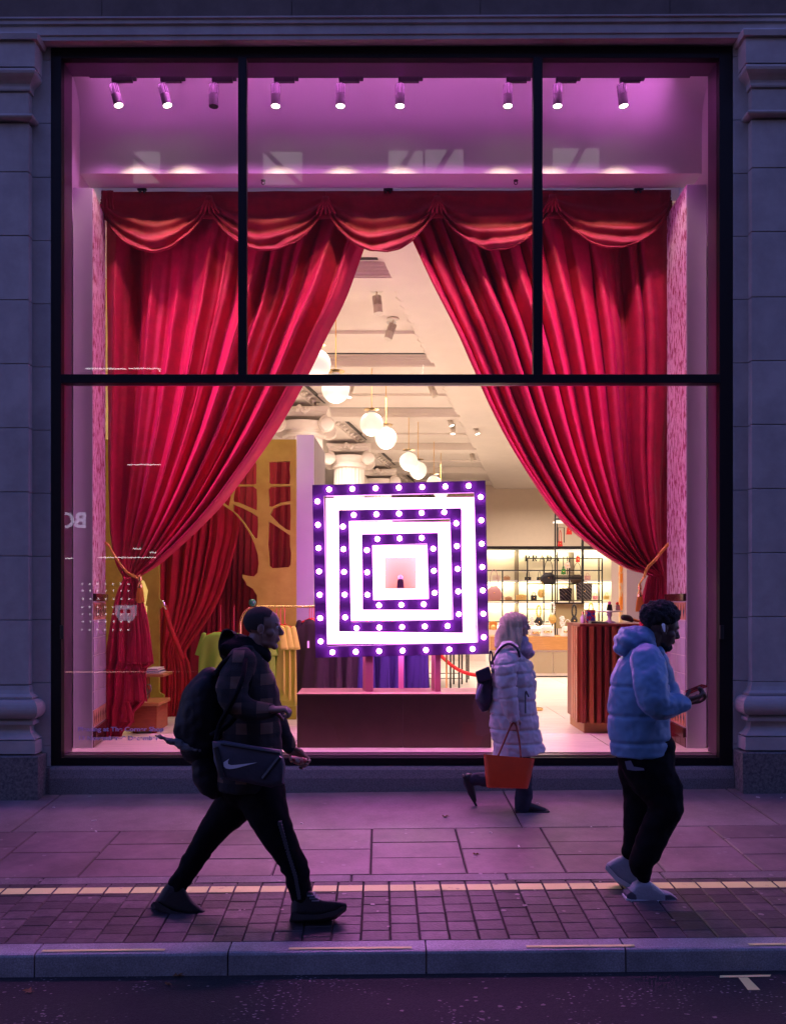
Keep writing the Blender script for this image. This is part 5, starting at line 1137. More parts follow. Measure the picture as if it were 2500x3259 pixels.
# brass ring on the floor
r = thing('brass_ring', 'low brass ring base standing on the shop floor right of the woman', 'base', P(1710,2263,10.4)); c = P(1710,2263,10.5); mb = MB(); mb.lathe([(.06,0),(.065,.01),(.065,.03),(.05,.035)], (c[0],c[1],FZ), 18); mb.build('ring', M['brass'], r, smooth=2)
# ================================================================ lettering on the glass
vm = mat('frosted_lilac_vinyl', (.62,.55,.85), .6)
t = vm.node_tree; tl = t.nodes.new('ShaderNodeBsdfTranslucent'); tl.inputs[0].default_value = (.62,.55,.85,1); ms = t.nodes.new('ShaderNodeMixShader'); ms.inputs[0].default_value = .35
t.links.new(t.nodes['Principled BSDF'].outputs[0], ms.inputs[1]); t.links.new(tl.outputs[0], ms.inputs[2]); t.links.new(ms.outputs[0], t.nodes['Material Output'].inputs[0])
yt = yg-.003
for body, x0, x1, yb, lab in (('Pleasing at The Corner Shop', 248, 521, 2327, 'upper line of lilac lettering on the lower left glass'),('13 November\u20139 December', 248, 506, 2355.5, 'lower line of lilac lettering with dates on the lower left glass')):
    o = text_mesh('window_lettering', body, .052, vm, (X(x0,yt),yt,Z(yb,yt)), (R(90),0,0), extrude=.0004, offset=.0014)
    wd = max(v.co.x for v in o.data.vertices); o.scale.x = (X(x1,yt)-X(x0,yt))/wd; tag(o, lab, 'lettering')
# ================================================================ across the street (seen only mirrored in the glass)
OY = -10.0; VD = 2*yg-OY
ox = lambda px: (px-CX)*VD/F
oz = lambda py: H-(py-CY)*VD/F
ob = thing('opposite_building', 'dark stone building across the street mirrored in the glass', 'building', (0,OY,-.1))
mb = MB(); mb.box(-30,30,OY-8,OY,-.2,19); mb.build('wall', M['frieze'], ob)
wl = emis('lit_office_window', (.95,.9,.7), 1.6)
for a, b, y0, y1 in ((425,510,485,585),(838,962,485,590),(1352,1474,478,552),(1236,1345,482,552),(1757,1905,474,552)):
    mb = MB(); mb.box(ox(a),ox(b),OY+.01,OY+.04,oz(y1),oz(y0)); w_ = mb.build('window', wl, ob)
    mb = MB(); xm = (ox(a)+ox(b))/2; zz0, zz1 = oz(y1), oz(y0); mb.obox((xm,OY+.06,(zz0+zz1)/2), Vector((.5*(1 if b < 1200 else -.4),0,-(zz1-zz0)/2)), (.09,0,0), (0,.015,0)); mb.build('glazing_bar', M['black'], w_)
mb = MB()
for (x0,y0,x1,y1) in ((283,1182,412,1183),(418,1182,520,1182),(512,1182,518,1192),(415,1484,520,1484),(322,1776,505,1776),(433,1748,460,1750),(484,1760,505,1761),(870,1217,1005,1226),(872,1222,874,1230),(1250,1226,1343,1228),(1342,1222,1344,1170),(200,1778,246,1779)):
    mb.tube([(ox(x0),OY+.3,oz(y0)),(ox(x1),OY+.3,oz(y1))], .018, 6)
r = thing('strip_lamp', 'thin white strip lamps across the street mirrored in the glass', 'lamp', (0,OY+.3,0)); mb.build('tube_lamp', emis('street_tube',(1,.97,.95),10), r)
r = thing('bulb_sign', 'grid of small round lamps across the street mirrored at the lower left', 'sign', (ox(350),OY+.5,oz(2012)))
for j, y in enumerate((1860,1881,1906,1932,1954,1977,2003)):
    for i in range(7):
        x = 281+24*i + (j%3)*1.2; o_ = MB(); o_.ball((ox(x),OY+.5,oz(y)), .030, 8, 6); o_.build('bulb', emis('street_bulb',(1,.95,.95),7), r)
o = text_mesh('street_sign_letters', 'BO', .62, emis('street_letter',(.8,.75,1),5), (ox(292),OY+.4,oz(1683)), (R(90),0,R(180)), extrude=.02, offset=.012); tag(o, 'large pale capitals across the street, mirrored at the left edge of the glass', 'lettering')
sh = MB(); sx0, sx1 = ox(381), ox(448); zt0, zb0 = oz(1926), oz(1974)
sh.prism([(sx0,zt0),(sx1,zt0),(sx1,lerp(zt0,zb0,.6)),(lerp(sx0,sx1,.8),zb0),(lerp(sx0,sx1,.2),zb0),(sx0,lerp(zt0,zb0,.6))], OY+.38, OY+.42)
o = sh.build('shield_sign', emis('shield_glow',(.72,.74,1),2.5)); tag(o, 'pale shield shaped sign across the street, mirrored over the left curtain', 'sign')
sh = MB(); f_ = lambda u, v: (lerp(sx0,sx1,u), lerp(zt0,zb0,v))
for q in (((.22,.28),(.38,.28),(.38,.5),(.22,.5)),((.55,.28),(.72,.28),(.72,.5),(.55,.5))): sh.prism([f_(*p) for p in q], OY+.425, OY+.44)
sh.build('cutout', M['black'], o)
# ================================================================ people
def mapper(ox_, oy_, sc, Y0):
    px = lambda x: ox_+x/sc; py = lambda y: oy_+y/sc
    def W(x, y, dy=0.):
        Y_ = Y0+dy if abs(dy) > .115 else Y0
        return Vector((X(px(x),Y_), Y0+dy, Z(py(y),Y_)))
    k = Y0/F/sc                                  # metres per unit of the enlarged view
    return W, k
def limb(mb, W, k, pts, n=18, sub=4, flat=False):
    """pts: x, y, radius (enlarged view), depth offset (m), depth/width ratio"""
    mb.chain([(*W(a,b,d), r*k, r*k*q) for a,b,r,d,q in pts], n, sub, flat)
def head(parent, c, s, pitch, skin, jaw=1., beard=None, yaw=0.):
    """head facing +x, turned down by pitch; c centre, s scale (1 = 0.23 m high)"""
    Rm = Matrix.Rotation(yaw,3,'Z') @ Matrix.Rotation(pitch,3,'Y'); mb = MB()
    def e(p, r, n=16, m=12):
        q = MB(); q.ball((0,0,0), 1, n, m, r); v = [Vector(c)+Rm@((Vector(p)+Vector(a))*s) for a in q.v]; mb.add(v, q.f)
    def cp(a, b, ra, rb):
        a_ = Vector(c)+Rm@(Vector(a)*s); b_ = Vector(c)+Rm@(Vector(b)*s); mb.chain([(*a_,ra*s,ra*s),(*b_,rb*s,rb*s)], 10, 3)
    e((-.018,0,.035),(.093,.074,.082)); e((.03,0,.03),(.062,.066,.075)); e((.035,0,-.03),(.056,.058,.078)); e((.03,0,-.078),(.05*jaw,.05*jaw,.034)); e((.072,0,-.098),(.020,.024,.018))
    cp((.086,0,.022),(.110,0,-.018),.008,.0125); e((.103,0,-.024),(.012,.019,.010)); e((.080,.024,.034),(.014,.022,.009)); e((.080,-.024,.034),(.014,.022,.009))
    e((.086,0,-.050),(.014,.024,.0075)); e((.083,0,-.064),(.014,.021,.0075)); e((.045,.052,-.018),(.028,.014,.022)); e((.045,-.052,-.018),(.028,.014,.022))
    cp((-.025,0,-.05),(-.045,0,-.19),.056,.062)
    o = remeshed(mb, 'head', skin, parent, .0055*s, 3)
    inv = lambda p: Vector(c)+Rm@(Vector(p)*s)
    for sy in (-1,1):
        q = MB(); v = MB(); v.ball((0,0,0),1,12,8,(.0195,.008,.030)); v.ball((.006,-.004*0,-.024),1,10,6,(.011,.008,.012)); q.add([inv(Vector((-.004,sy*.073,.0))+Vector(a)) for a in v.v], v.f); q.build('ear', skin, parent, smooth=True)
        q = MB(); v = MB(); v.ball((0,0,0),.0105,10,7); q.add([inv(Vector((.079,sy*.028,.014))+Vector(a)) for a in v.v], v.f); q.build('eye', MATS['eye_white'], parent, smooth=True)
        q = MB(); v = MB(); v.ball((0,0,0),.005,8,5); q.add([inv(Vector((.087,sy*.029,.014))+Vector(a)) for a in v.v], v.f); q.build('iris', M['black'], parent, smooth=True)
        q = MB(); v = MB(); v.chain([(.082,sy*.012,.036,.004,.003),(.084,sy*.03,.040,.004,.003),(.074,sy*.045,.035,.003,.003)],8,3); q.add([inv(a) for a in v.v], v.f); q.build('eyebrow', MATS['dark_hair'], parent, smooth=True)
    q = MB(); v = MB(); v.ball((0,0,0),1,12,6,(.010,.022,.0025)); q.add([inv(Vector((.0925,0,-.057))+Vector(a)) for a in v.v], v.f); q.build('mouth', MATS['lip'], parent, smooth=True)
    return inv
mat('eye_white', (.6,.58,.56), .3); mat('dark_hair', (.012,.009,.008), .7); mat('lip', (.25,.08,.07), .5)
def hand(parent, w, d, n, skin, s=1., curl=.5, side=1, vox=.0042, name='hand'):
    """w wrist, d along the hand, n palm normal (fingers curl to it)"""
    w, d, n = Vector(w), Vector(d).normalized(), Vector(n); n = (n-d*n.dot(d)).normalized(); t = d.cross(n)*side; mb = MB()
    A = lambda a, b, c_: w+(d*a+t*b+n*c_)*s
    mb.chain([(*A(-.03,0,0),.026*s,.024*s),(*A(.02,0,0),.024*s,.026*s)],12,3)
    for b in (-.027,-.009,.009,.027):
        mb.chain([(*A(.01,b*.6,0),.0145*s,.0145*s),(*A(.05,b*.9,0),.0145*s,.0145*s),(*A(.088,b,-.002),.0115*s,.0115*s)],10,3)
    for b, L, cu in ((-.030,.066,1.12),(-.010,.076,1.05),(.010,.080,1.0),(.030,.072,.92)):
        p = A(.084,b*1.02,-.002); a = curl*.55*cu; pts = [(*p,.0098*s,.0098*s)]
        for q, (f, rr) in enumerate(((.44,.0092),(.31,.0085),(.25,.0072))):
            dirv = d*math.cos(a)+n*math.sin(a)+t*b*.8; p = p+dirv.normalized()*L*f*s; pts.append((*p,rr*s,rr*s)); a += curl*cu
        mb.chain(pts,8,3)
    p = A(.012,.024,.004); a = .85; pts = [(*p,.0145*s,.0145*s)]
    for L, rr in ((.036,.0125),(.030,.011),(.024,.009)):
        dirv = (d*math.cos(a)+t*math.sin(a)+n*(.35+curl*.5)).normalized(); p = p+dirv*L*s; pts.append((*p,rr*s,rr*s)); a -= .3+curl*.25
    mb.chain(pts,8,3)
    return remeshed(mb, name, skin, parent, vox*s, 2)
def shoe(parent, W, k, pts, sole, m, ms, wd=.048, lace=True):
    """upper from chain in the enlarged view, sole polygon in the same"""
    mb = MB(); limb(mb, W, k, pts, 16, 4); o = remeshed(mb, 'shoe', m, parent, .006, 2)
    q = MB(); P_ = [W(x,y) for x,y in sole]; dy = pts[0][3]; q.add([(p.x,p.y+dy-wd,p.z) for p in P_]+[(p.x,p.y+dy+wd,p.z) for p in P_], [tuple(range(len(P_))), tuple(range(2*len(P_)-1,len(P_)-1,-1))]+[(i,i+len(P_),(i+1)%len(P_)+len(P_),(i+1)%len(P_)) for i in range(len(P_))])
    q.build('sole', ms, parent, bevel=.004)
    return o
def trainer(parent, W, out, sole, dy, m, ms, wd=.044):
    """side outline of the upper, rounded across its width, on a thick sole"""
    cx, cy = sum(p[0] for p in out)/len(out), sum(p[1] for p in out)/len(out); mb = MB(); o2 = curved(out+[out[0]], 4)[:-1]
    mb.loft([[W(cx+(x-cx)*e, cy+(y-cy)*e+(1-e)*18, dy+wd*t) for x,y in o2] for t, e in ((-1,.55),(-.97,.80),(-.82,.93),(-.4,1),(.4,1),(.82,.93),(.97,.80),(1,.55))])
    mb.build('shoe', m, parent, smooth=True)
    mb = MB(); s2 = sole; mb.loft([[W(x,y,dy+wd*t) for x,y in s2] for t in (-1.06,-1.0,1.0,1.06)]); mb.build('sole', ms, parent, bevel=.003)
# ---------------------------------------------------------------- left man with plaid jacket
Y1 = 4.79; W1, k1 = mapper(450,1850,1.991,Y1)
sk1 = mat('pale_skin', (.21,.115,.09), .55, var=.05, vs=20)
man = thing('person', 'man striding right in plaid jacket and black track trousers, backpack on', 'person', (X(840,Y1),Y1,G(X(840,Y1),Y1)))
iv = head(man, W1(772,300), .98, R(4), sk1, 1.05)
mb = MB(); q = MB(); q.ball((-.020,0,.040),1,20,14,(.0975,.0785,.086)); mb.add([iv(a) for a in q.v if True], q.f)
hair = mb.build('hair', mat('cropped_brown_hair', (.022,.014,.011), .9, bump=.8, bs=300), man, smooth=True)
# keep the cap above the hairline
import bmesh
def trim(o, keep):
    bm = bmesh.new(); bm.from_mesh(o.data); base = Vector(LOC[o.name]); bmesh.ops.delete(bm, geom=[v for v in bm.verts if not keep(v.co+base)], context='VERTS'); bm.to_mesh(o.data); bm.free()
hc = W1(772,300); trim(hair, lambda p: (p.z-hc.z) > .0 + .45*(p.x-hc.x-.0) if p.x < hc.x+.02 else (p.z-hc.z) > .048)
plaid = mat('plaid_fleece', (.01,.009,.01), .9, bump=.3, bs=150); t = plaid.node_tree; tcn = [n for n in t.nodes if n.type == 'TEX_COORD'][0]
ck = []
for ax, off in (('X',.0),('Z',.02)):
    sp = t.nodes.new('ShaderNodeSeparateXYZ'); t.links.new(tcn.outputs['Object'], sp.inputs[0]); m1_ = t.nodes.new('ShaderNodeMath'); m1_.operation = 'MULTIPLY_ADD'; m1_.inputs[1].default_value = 7.5; m1_.inputs[2].default_value = 40+off*10; t.links.new(sp.outputs[ax], m1_.inputs[0])
    m2_ = t.nodes.new('ShaderNodeMath'); m2_.operation = 'FRACT'; t.links.new(m1_.outputs[0], m2_.inputs[0]); m3_ = t.nodes.new('ShaderNodeMath'); m3_.operation = 'LESS_THAN'; m3_.inputs[1].default_value = .46; t.links.new(m2_.outputs[0], m3_.inputs[0]); ck.append(m3_)
mu = t.nodes.new('ShaderNodeMath'); mu.operation = 'MULTIPLY'; t.links.new(ck[0].outputs[0], mu.inputs[0]); t.links.new(ck[1].outputs[0], mu.inputs[1])
ad = t.nodes.new('ShaderNodeMath'); ad.operation = 'ADD'; t.links.new(ck[0].outputs[0], ad.inputs[0]); t.links.new(ck[1].outputs[0], ad.inputs[1])
mr = t.nodes.new('ShaderNodeMapRange'); mr.inputs[2].default_value = 2; mr.inputs[1].default_value = .9; t.links.new(ad.outputs[0], mr.inputs[0])
mxp = t.nodes.new('ShaderNodeMix'); mxp.data_type = 'RGBA'; mxp.inputs[6].default_value = (.007,.006,.007,1); mxp.inputs[7].default_value = (.12,.065,.045,1); t.links.new(mr.outputs[0], mxp.inputs[0]); t.links.new(mxp.outputs[2], t.nodes['Principled BSDF'].inputs['Base Color'])
mb = MB()
limb(mb, W1, k1, [(670,470,105,0,1.75),(690,600,150,0,1.25),(700,760,178,0,1.05),(700,950,190,0,.95),(685,1150,208,0,.88),(680,1315,215,0,.88)], 24, 4, 2)
limb(mb, W1, k1, [(640,500,95,-.18,.95),(585,640,100,-.24,.9),(575,740,92,-.27,.9),(650,800,78,-.27,.9),(760,822,60,-.24,.9),(812,820,50,-.22,.9)])
limb(mb, W1, k1, [(700,500,90,.18,.9),(760,650,90,.24,.9),(830,850,80,.26,.9),(900,980,66,.26,.9),(945,1060,50,.24,.9)])
def dj(p):
    return -.004*abs(math.sin(p.z*34+p.x*9))**6
jk = remeshed(mb, 'jacket', plaid, man, .012, 4, dj, disp=.010, dscale=7)
blk = mat('black_jersey', (.004,.004,.005), .9, spec=.15, bump=.3, bs=90); blk2 = mat('black_polyester', (.003,.003,.004), .8, spec=.1, bump=.15, bs=70)
mb = MB(); limb(mb, W1, k1, [(560,375,50,.10,1.3),(545,415,62,0,2.0),(600,430,75,0,1.8),(700,450,80,0,1.5),(780,468,52,0,1.4)]); limb(mb, W1, k1, [(620,370,40,0,2.2),(700,410,60,0,1.6),(790,465,38,0,1.5)])
remeshed(mb, 'hood', blk, man, .01, 4, disp=.008, dscale=12)
mb = MB()
limb(mb, W1, k1, [(650,1270,170,.0,.9),(610,1390,140,.06,.85),(470,1560,106,.10,.9),(375,1690,84,.10,.95),(290,1830,74,.10,.95),(205,1955,64,.10,.9)], 20)
limb(mb, W1, k1, [(740,1270,170,.0,.9),(790,1400,145,-.06,.85),(868,1560,110,-.10,.9),(945,1700,88,-.10,.95),(1000,1830,80,-.10,.95),(1022,1960,66,-.10,.9)], 20)
def wr(p): return .0035*math.sin(p.z*70+math.sin(p.x*40)*2.5)*(1 if p.z < .35 else .1)
remeshed(mb, 'trousers', blk2, man, .011, 3, wr, disp=.008, dscale=9)
# side stripe of small logos on the front leg
mb = MB()
for q in range(26):
    t0 = q/26; x = interp([(0,905),(.35,950),(.7,1000),(1,1022)],t0); y = lerp(1480,1960,t0); rr = interp([(0,112),(.35,90),(.7,84),(1,68)],t0)*k1*.93
    c = W1(x-4,y,-.10); mb.box(c.x-.009,c.x+.009,c.y-rr-.003,c.y-rr*.6,c.z-.011,c.z+.009)
mb.build('side_stripe', mat('grey_tape',(.05,.05,.06),.7), man)
soleb = mat('dark_sole', (.02,.02,.022), .7); shb = mat('dark_trainer', (.006,.006,.009), .65, bump=.4, bs=120)
trainer(man, W1, [(72,2050),(112,1990),(150,1940),(240,1950),(262,1990),(300,2050),(372,2108),(384,2130),(300,2140),(170,2105)], [(58,2052),(80,2052),(180,2108),(290,2138),(386,2128),(390,2142),(350,2164),(240,2158),(150,2126),(75,2086)], .10, shb, soleb, .046)
trainer(man, W1, [(956,2110),(958,2010),(985,1965),(1070,1960),(1096,1990),(1140,2018),(1210,2026),(1285,2036),(1294,2060),(1200,2102),(1080,2118)], [(950,2095),(1010,2112),(1130,2112),(1230,2085),(1296,2046),(1302,2062),(1240,2115),(1130,2142),(980,2150),(944,2135)], -.10, shb, soleb, .046)
mb = MB()
for q in range(3): c = W1(1075+q*14,1990+q*16,-.14); mb.box(c.x-.02,c.x+.02,c.y-.012,c.y+.05,c.z-.003,c.z+.004)
mb.build('lace', mat('grey_lace',(.12,.14,.18),.7), man)
hand(man, W1(808,815,-.235), (1,0,.05), (-.15,.1,-1), sk1, 1.0, 1.25, 1)
hand(man, W1(950,1075,.24), (.75,0,-.6), (.0,-1,-.2), sk1, 1.0, .9, -1)
# sandwich wrapper in the far hand
fd = thing('snack', 'small red and cream wrapped snack in the left man\'s far hand', 'snack', W1(1000,1150,.2)); mb = MB(); limb(mb, W1, k1, [(955,1125,22,.19,1.2),(1000,1140,26,.19,1.2),(1035,1135,16,.19,1.2)]); remeshed(mb, 'wrapper', mat('cream_wrapper',(.45,.30,.22),.6,vs=30,col2=(.4,.03,.03),ramp=(.5,.56)), fd, .006, 1, disp=.006, dscale=40)
# backpack
bp = thing('backpack', 'large black backpack on the back of the left man', 'backpack', W1(330,1050))
mb = MB(); limb(mb, W1, k1, [(440,600,60,0,1.9),(415,680,120,0,1.25),(385,820,150,0,1.05),(365,960,150,0,1.0),(370,1060,120,0,1.1)], 22); limb(mb, W1, k1, [(290,800,55,0,1.9),(262,930,55,0,2.0),(280,1010,42,0,2)])
remeshed(mb, 'body', mat('black_nylon',(.005,.005,.008),.6,spec=.25,bump=.2,bs=60), bp, .011, 4, disp=.012, dscale=9)
mb = MB(); mb.tube([W1(x,y,-.22) for x,y in curved([(470,600),(520,520),(600,470),(660,500),(690,600),(650,760),(560,900),(440,980)],4)], .018, 6); mb.build('shoulder_strap', blk, bp, smooth=True)
mb = MB(); limb(mb, W1, k1, [(375,1060,55,-.02,1.5),(410,1180,88,-.02,1.2),(445,1280,80,-.02,1.3),(470,1330,52,-.02,1.5)]); remeshed(mb, 'lower_pouch', MATS['black_nylon'], bp, .011, 4, disp=.012, dscale=9)
# sling bag with white tick emblem
sb_ = thing('sling_bag', 'grey cross-body sports bag with white tick emblem at the left man\'s hip', 'bag', W1(680,1280,-.3))
mb = MB(); rings = []
out = [(448,1015),(520,1008),(700,1040),(890,1068),(912,1160),(905,1285),(820,1308),(640,1272),(505,1255),(460,1140)]
cen = (690,1160)
for e, d_ in ((.80,-.335),(.93,-.325),(1.0,-.30),(1.0,-.22),(.95,-.19)): rings.append([W1(cen[0]+(x-cen[0])*e, cen[1]+(y-cen[1])*e, d_) for x,y in out])
mb.loft(rings); gb_ = mb.build('body', mat('slate_nylon',(.05,.05,.072),.65,var=.1,vs=15,bump=.3,bs=40), sb_, smooth=2)
gb_.data.polygons.foreach_set('use_smooth',[True]*len(gb_.data.polygons))
mb = MB(); sw_ = [(520,1148),(522,1172),(535,1186),(560,1191),(600,1185),(735,1148),(600,1163),(568,1165),(550,1158),(548,1142),(556,1124),(535,1138)]
mb.add([W1(x,y,-.339) for x,y in sw_]+[W1(x,y,-.333) for x,y in sw_], [tuple(range(12)), tuple(range(23,11,-1))]+[(i,i+12,(i+1)%12+12,(i+1)%12) for i in range(12)]); mb.build('tick_emblem', mat('white_print',(.62,.62,.68),.6), sb_)
for a_, b_, y_ in (((505,1030),(880,1090),0),((770,1250),(880,1110),1),((470,1050),(512,1240),1)):
    mb = MB(); p0, p1 = W1(*a_,-.337), W1(*b_,-.337); mb.tube([p0,p1], .007 if not y_ else .013, 6); mb.build('zip' if not y_ else 'strap_band', M['black'], sb_)
mb = MB(); mb.tube([W1(x,y,d) for x,y,d in curved([(470,1020,-.28),(500,900,-.26),(580,760,-.38),(640,620,-.36),(660,500,-.26),(690,430,-.12)],4)], .014, 6); mb.build('strap', blk, sb_, smooth=True)
# folded umbrella / papers poking out behind
um = thing('folded_umbrella', 'grey folded umbrella poking out behind the left man\'s backpack', 'umbrella', W1(260,1030,-.1))
mb = MB(); limb(mb, W1, k1, [(135,965,7,-.1,1),(200,985,16,-.1,1),(270,1012,27,-.1,1),(340,1035,28,-.1,1),(395,1052,16,-.1,1)], 14); remeshed(mb, 'canopy', mat('grey_canopy',(.03,.035,.05),.5,vs=12,col2=(.12,.12,.12)), um, .006, 2, disp=.012, dscale=22)
mb = MB(); mb.tube([W1(118,960,-.1),W1(150,970,-.1)], .004, 6); mb.build('tip', M['black'], um)
# ---------------------------------------------------------------- woman in pale puffer coat
Y2 = 6.77; W2, k2 = mapper(1400,1850,2.738,Y2)
sk2 = mat('warm_skin', (.46,.27,.23), .55)
wo_ = thing('person', 'blonde woman walking right in a long pale quilted coat', 'person', (X(1620,Y2),Y2,G(X(1620,Y2),Y2)))
head(wo_, W2(668,385), .92, R(2), sk2, .9)
hairb = mat('blonde_hair', (.50,.36,.24), .5, vs=30, col2=(.62,.48,.34), stretch=(8,8,.8), bump=.5, bs=80)
mb = MB(); q_ = MB(); q_.ball(W2(628,378,0), 1, 24, 16, (112*k2,.092,110*k2)); mb.add(q_.v, q_.f); limb(mb, W2, k2, [(610,400,104,0,.98),(590,470,104,0,1.0),(560,540,92,0,1.1),(525,600,66,0,1.4)], 22, 4, 1); limb(mb, W2, k2, [(640,390,58,-.062,.4),(640,460,60,-.085,.42),(645,530,52,-.10,.5),(650,580,30,-.105,.6)])
def hw_(p): return .006*math.sin(p.x*150+p.y*40+p.z*9)
remeshed(mb, 'hair', hairb, wo_, .007, 2, hw_, disp=.004, dscale=25)
coat = mat('pale_lilac_quilt', (.50,.45,.50), .5, bump=.15, bs=45, sheen=.2)
mb = MB()
limb(mb, W2, k2, [(590,590,95,0,1.6),(600,690,150,0,1.05),(620,830,190,0,.85),(630,980,202,0,.8),(635,1130,208,0,.78),(650,1290,214,0,.78),(672,1400,218,0,.78),(690,1512,230,0,.78)], 28, 4, 2)
def quilt(zs, a, w, tilt=0.):
    def f(p):
        s_ = 0
        for z0 in zs: s_ += -a*math.exp(-((p.z-z0-tilt*(p.x))/w)**2)
        return s_
    return f
Zw = lambda y: W2(0,y).z
zq = [Zw(y) for y in (690,795,915,1035,1160,1280,1400)]
remeshed(mb, 'coat', coat, wo_, .010, 2, quilt(zq,.013,.009), disp=.013, dscale=13)
mb = MB(); limb(mb, W2, k2, [(600,610,98,-.13,.9),(578,720,100,-.20,.85),(572,860,92,-.22,.85),(590,1000,80,-.22,.85),(615,1110,68,-.21,.85),(630,1180,60,-.20,.85)])
remeshed(mb, 'sleeve', coat, wo_, .009, 2, quilt([Zw(y) for y in (640,750,860,950,1060,1150)],.011,.008,.15), disp=.010, dscale=16)
mb = MB(); limb(mb, W2, k2, [(660,620,80,.17,.8),(740,760,80,.2,.8),(780,900,66,.2,.8),(790,960,50,.2,.8)]); remeshed(mb, 'sleeve', coat, wo_, .01, 2, quilt([Zw(y) for y in (690,780,870)],.015,.011), disp=.008, dscale=16)
mb = MB(); limb(mb, W2, k2, [(560,520,66,0,1.4),(640,560,84,0,1.2),(720,590,80,0,1.0),(752,618,66,0,1.0)]); limb(mb, W2, k2, [(730,590,52,-.02,1.4),(778,622,44,-.02,1.2)]); limb(mb, W2, k2, [(600,480,70,.0,1.4),(700,540,74,0,1.1)])
def sw2(p): return .005*math.sin(p.x*90-p.z*60)
remeshed(mb, 'scarf', mat('mauve_scarf',(.42,.34,.44),.85,bump=.5,bs=120), wo_, .009, 3, sw2, disp=.010, dscale=16)
mb = MB(); c0, c1 = W2(742,965,-.155), W2(742,1150,-.17); mb.tube([c0,c1], .006, 6); mb.chain([(*W2(748,960,-.16),.008,.006),(*W2(770,1005,-.165),.005,.004)],8,3); mb.build('pocket_zip', mat('grey_zip',(.08,.08,.09),.4), wo_)
mb = MB(); mb.lathe([(.010,-.006),(.010,.006)], tuple(W2(656,915,-.18)), 12, axis='y'); mb.build('button', M['black'], wo_)
trs = mat('dark_trousers', (.012,.013,.030), .8, bump=.2, bs=60)
mb = MB(); limb(mb, W2, k2, [(660,1450,110,-.05,.8),(690,1600,90,-.06,.85),(712,1760,78,-.06,.9),(712,1880,74,-.06,.85),(705,1960,66,-.06,.8)]); limb(mb, W2, k2, [(650,1450,105,.07,.8),(600,1600,88,.08,.85),(540,1700,76,.08,.9),(430,1740,66,.08,.9),(330,1740,60,.08,.9),(290,1750,54,.08,.9)])
remeshed(mb, 'trousers', trs, wo_, .009, 3, disp=.010, dscale=11)
bs_ = mat('black_shoe_leather', (.010,.010,.012), .35)
shoe(wo_, W2, k2, [(690,1950,50,-.06,.8),(740,1950,48,-.06,.8),(820,1965,36,-.06,1.0),(900,1978,20,-.06,1.5)], [(640,1965),(700,1990),(800,1985),(930,1975),(936,1985),(900,2000),(650,2005),(638,1990)], bs_, soleb, .04)
shoe(wo_, W2, k2, [(262,1730,48,.08,.8),(255,1770,48,.08,.8),(282,1850,34,.08,1.0),(308,1930,20,.08,1.5)], [(200,1712),(215,1700),(262,1830),(320,1950),(330,1968),(312,1972),(250,1870)], bs_, soleb, .04)
hand(wo_, W2(638,1195,-.20), (.05,0,-1), (.3,1,0), sk2, .92, 1.5, 1)
tb_ = thing('tote_bag', 'bright orange tote bag hanging from the woman\'s hand', 'handbag', W2(600,1800,-.25)); orl = mat('orange_leather', (.60,.05,.008), .45, var=.08, vs=8, bump=.25, bs=30)
rings = []
for t_, hw, hd in ((0,.40,.05),(.03,.43,.065),(.3,.465,.07),(.6,.49,.06),(.9,.5,.045),(1,.5,.04)):
    y = lerp(1800,1508,t_); xl_, xr_ = lerp(400,378,t_), lerp(768,824,t_); y2 = lerp(1808,1545,t_)
    e = {0:.93,.03:.98}.get(t_,1); cx_ = (xl_+xr_)/2; hw_2 = (xr_-xl_)/2*e; ring = []
    for q in range(24):
        a = 2*math.pi*q/24; ca, sa = math.cos(a), math.sin(a); u = abs(ca)**.28*(1 if ca > 0 else -1); v = abs(sa)**.6*(1 if sa > 0 else -1)
        p = W2(cx_+hw_2*u, lerp(y,y2,(u+1)/2), -.25+hd*v); ring.append(p)
    rings.append(ring)
mb = MB(); mb.loft(rings, cap=True); o = mb.build('body', orl, tb_, smooth=2); o.data.polygons.foreach_set('use_smooth',[True]*len(o.data.polygons))
for d_ in (-.29,-.21):
    mb = MB(); mb.tube(curved([W2(505,1520,d_),W2(560,1390,-.25),W2(610,1270,-.24),W2(640,1235,-.235),W2(665,1270,-.24),W2(690,1400,-.25),W2(702,1535,d_)],6), .0075, 8); mb.build('handle', mat('dark_red_handle',(.28,.04,.02),.5), tb_, smooth=True)
bk = thing('backpack', 'small navy backpack with pale side flash on the woman\'s back', 'backpack', W2(385,1140)); nv_ = mat('navy_nylon', (.012,.012,.04), .5, bump=.2, bs=50)
mb = MB(); limb(mb, W2, k2, [(395,830,62,0,1.5),(392,930,76,0,1.3),(385,1030,78,0,1.3),(385,1100,46,0,1.7)]); remeshed(mb, 'body', nv_, bk, .009, 3, disp=.009, dscale=14)
mb = MB(); mb.add([W2(x,y,d) for d in (-.13,.13) for x,y in ((303,788),(425,738),(455,845),(325,892))], [(0,1,2,3),(7,6,5,4),(0,4,5,1),(1,5,6,2),(2,6,7,3),(3,7,4,0)]); mb.build('flap', nv_, bk, bevel=.012)
mb = MB(); mb.tube(curved([W2(432,745,-.06),W2(422,670,-.06),W2(430,605,-.05),W2(446,640,-.05),W2(450,720,-.06)],5), .007, 7); mb.build('grab_handle', nv_, bk, smooth=True)
mb = MB(); mb.tube(curved([W2(440,720,-.14),W2(520,590,-.19),W2(600,545,-.22),W2(670,590,-.22),W2(692,660,-.2)],5), .010, 7); mb.build('shoulder_strap', nv_, bk, smooth=True)
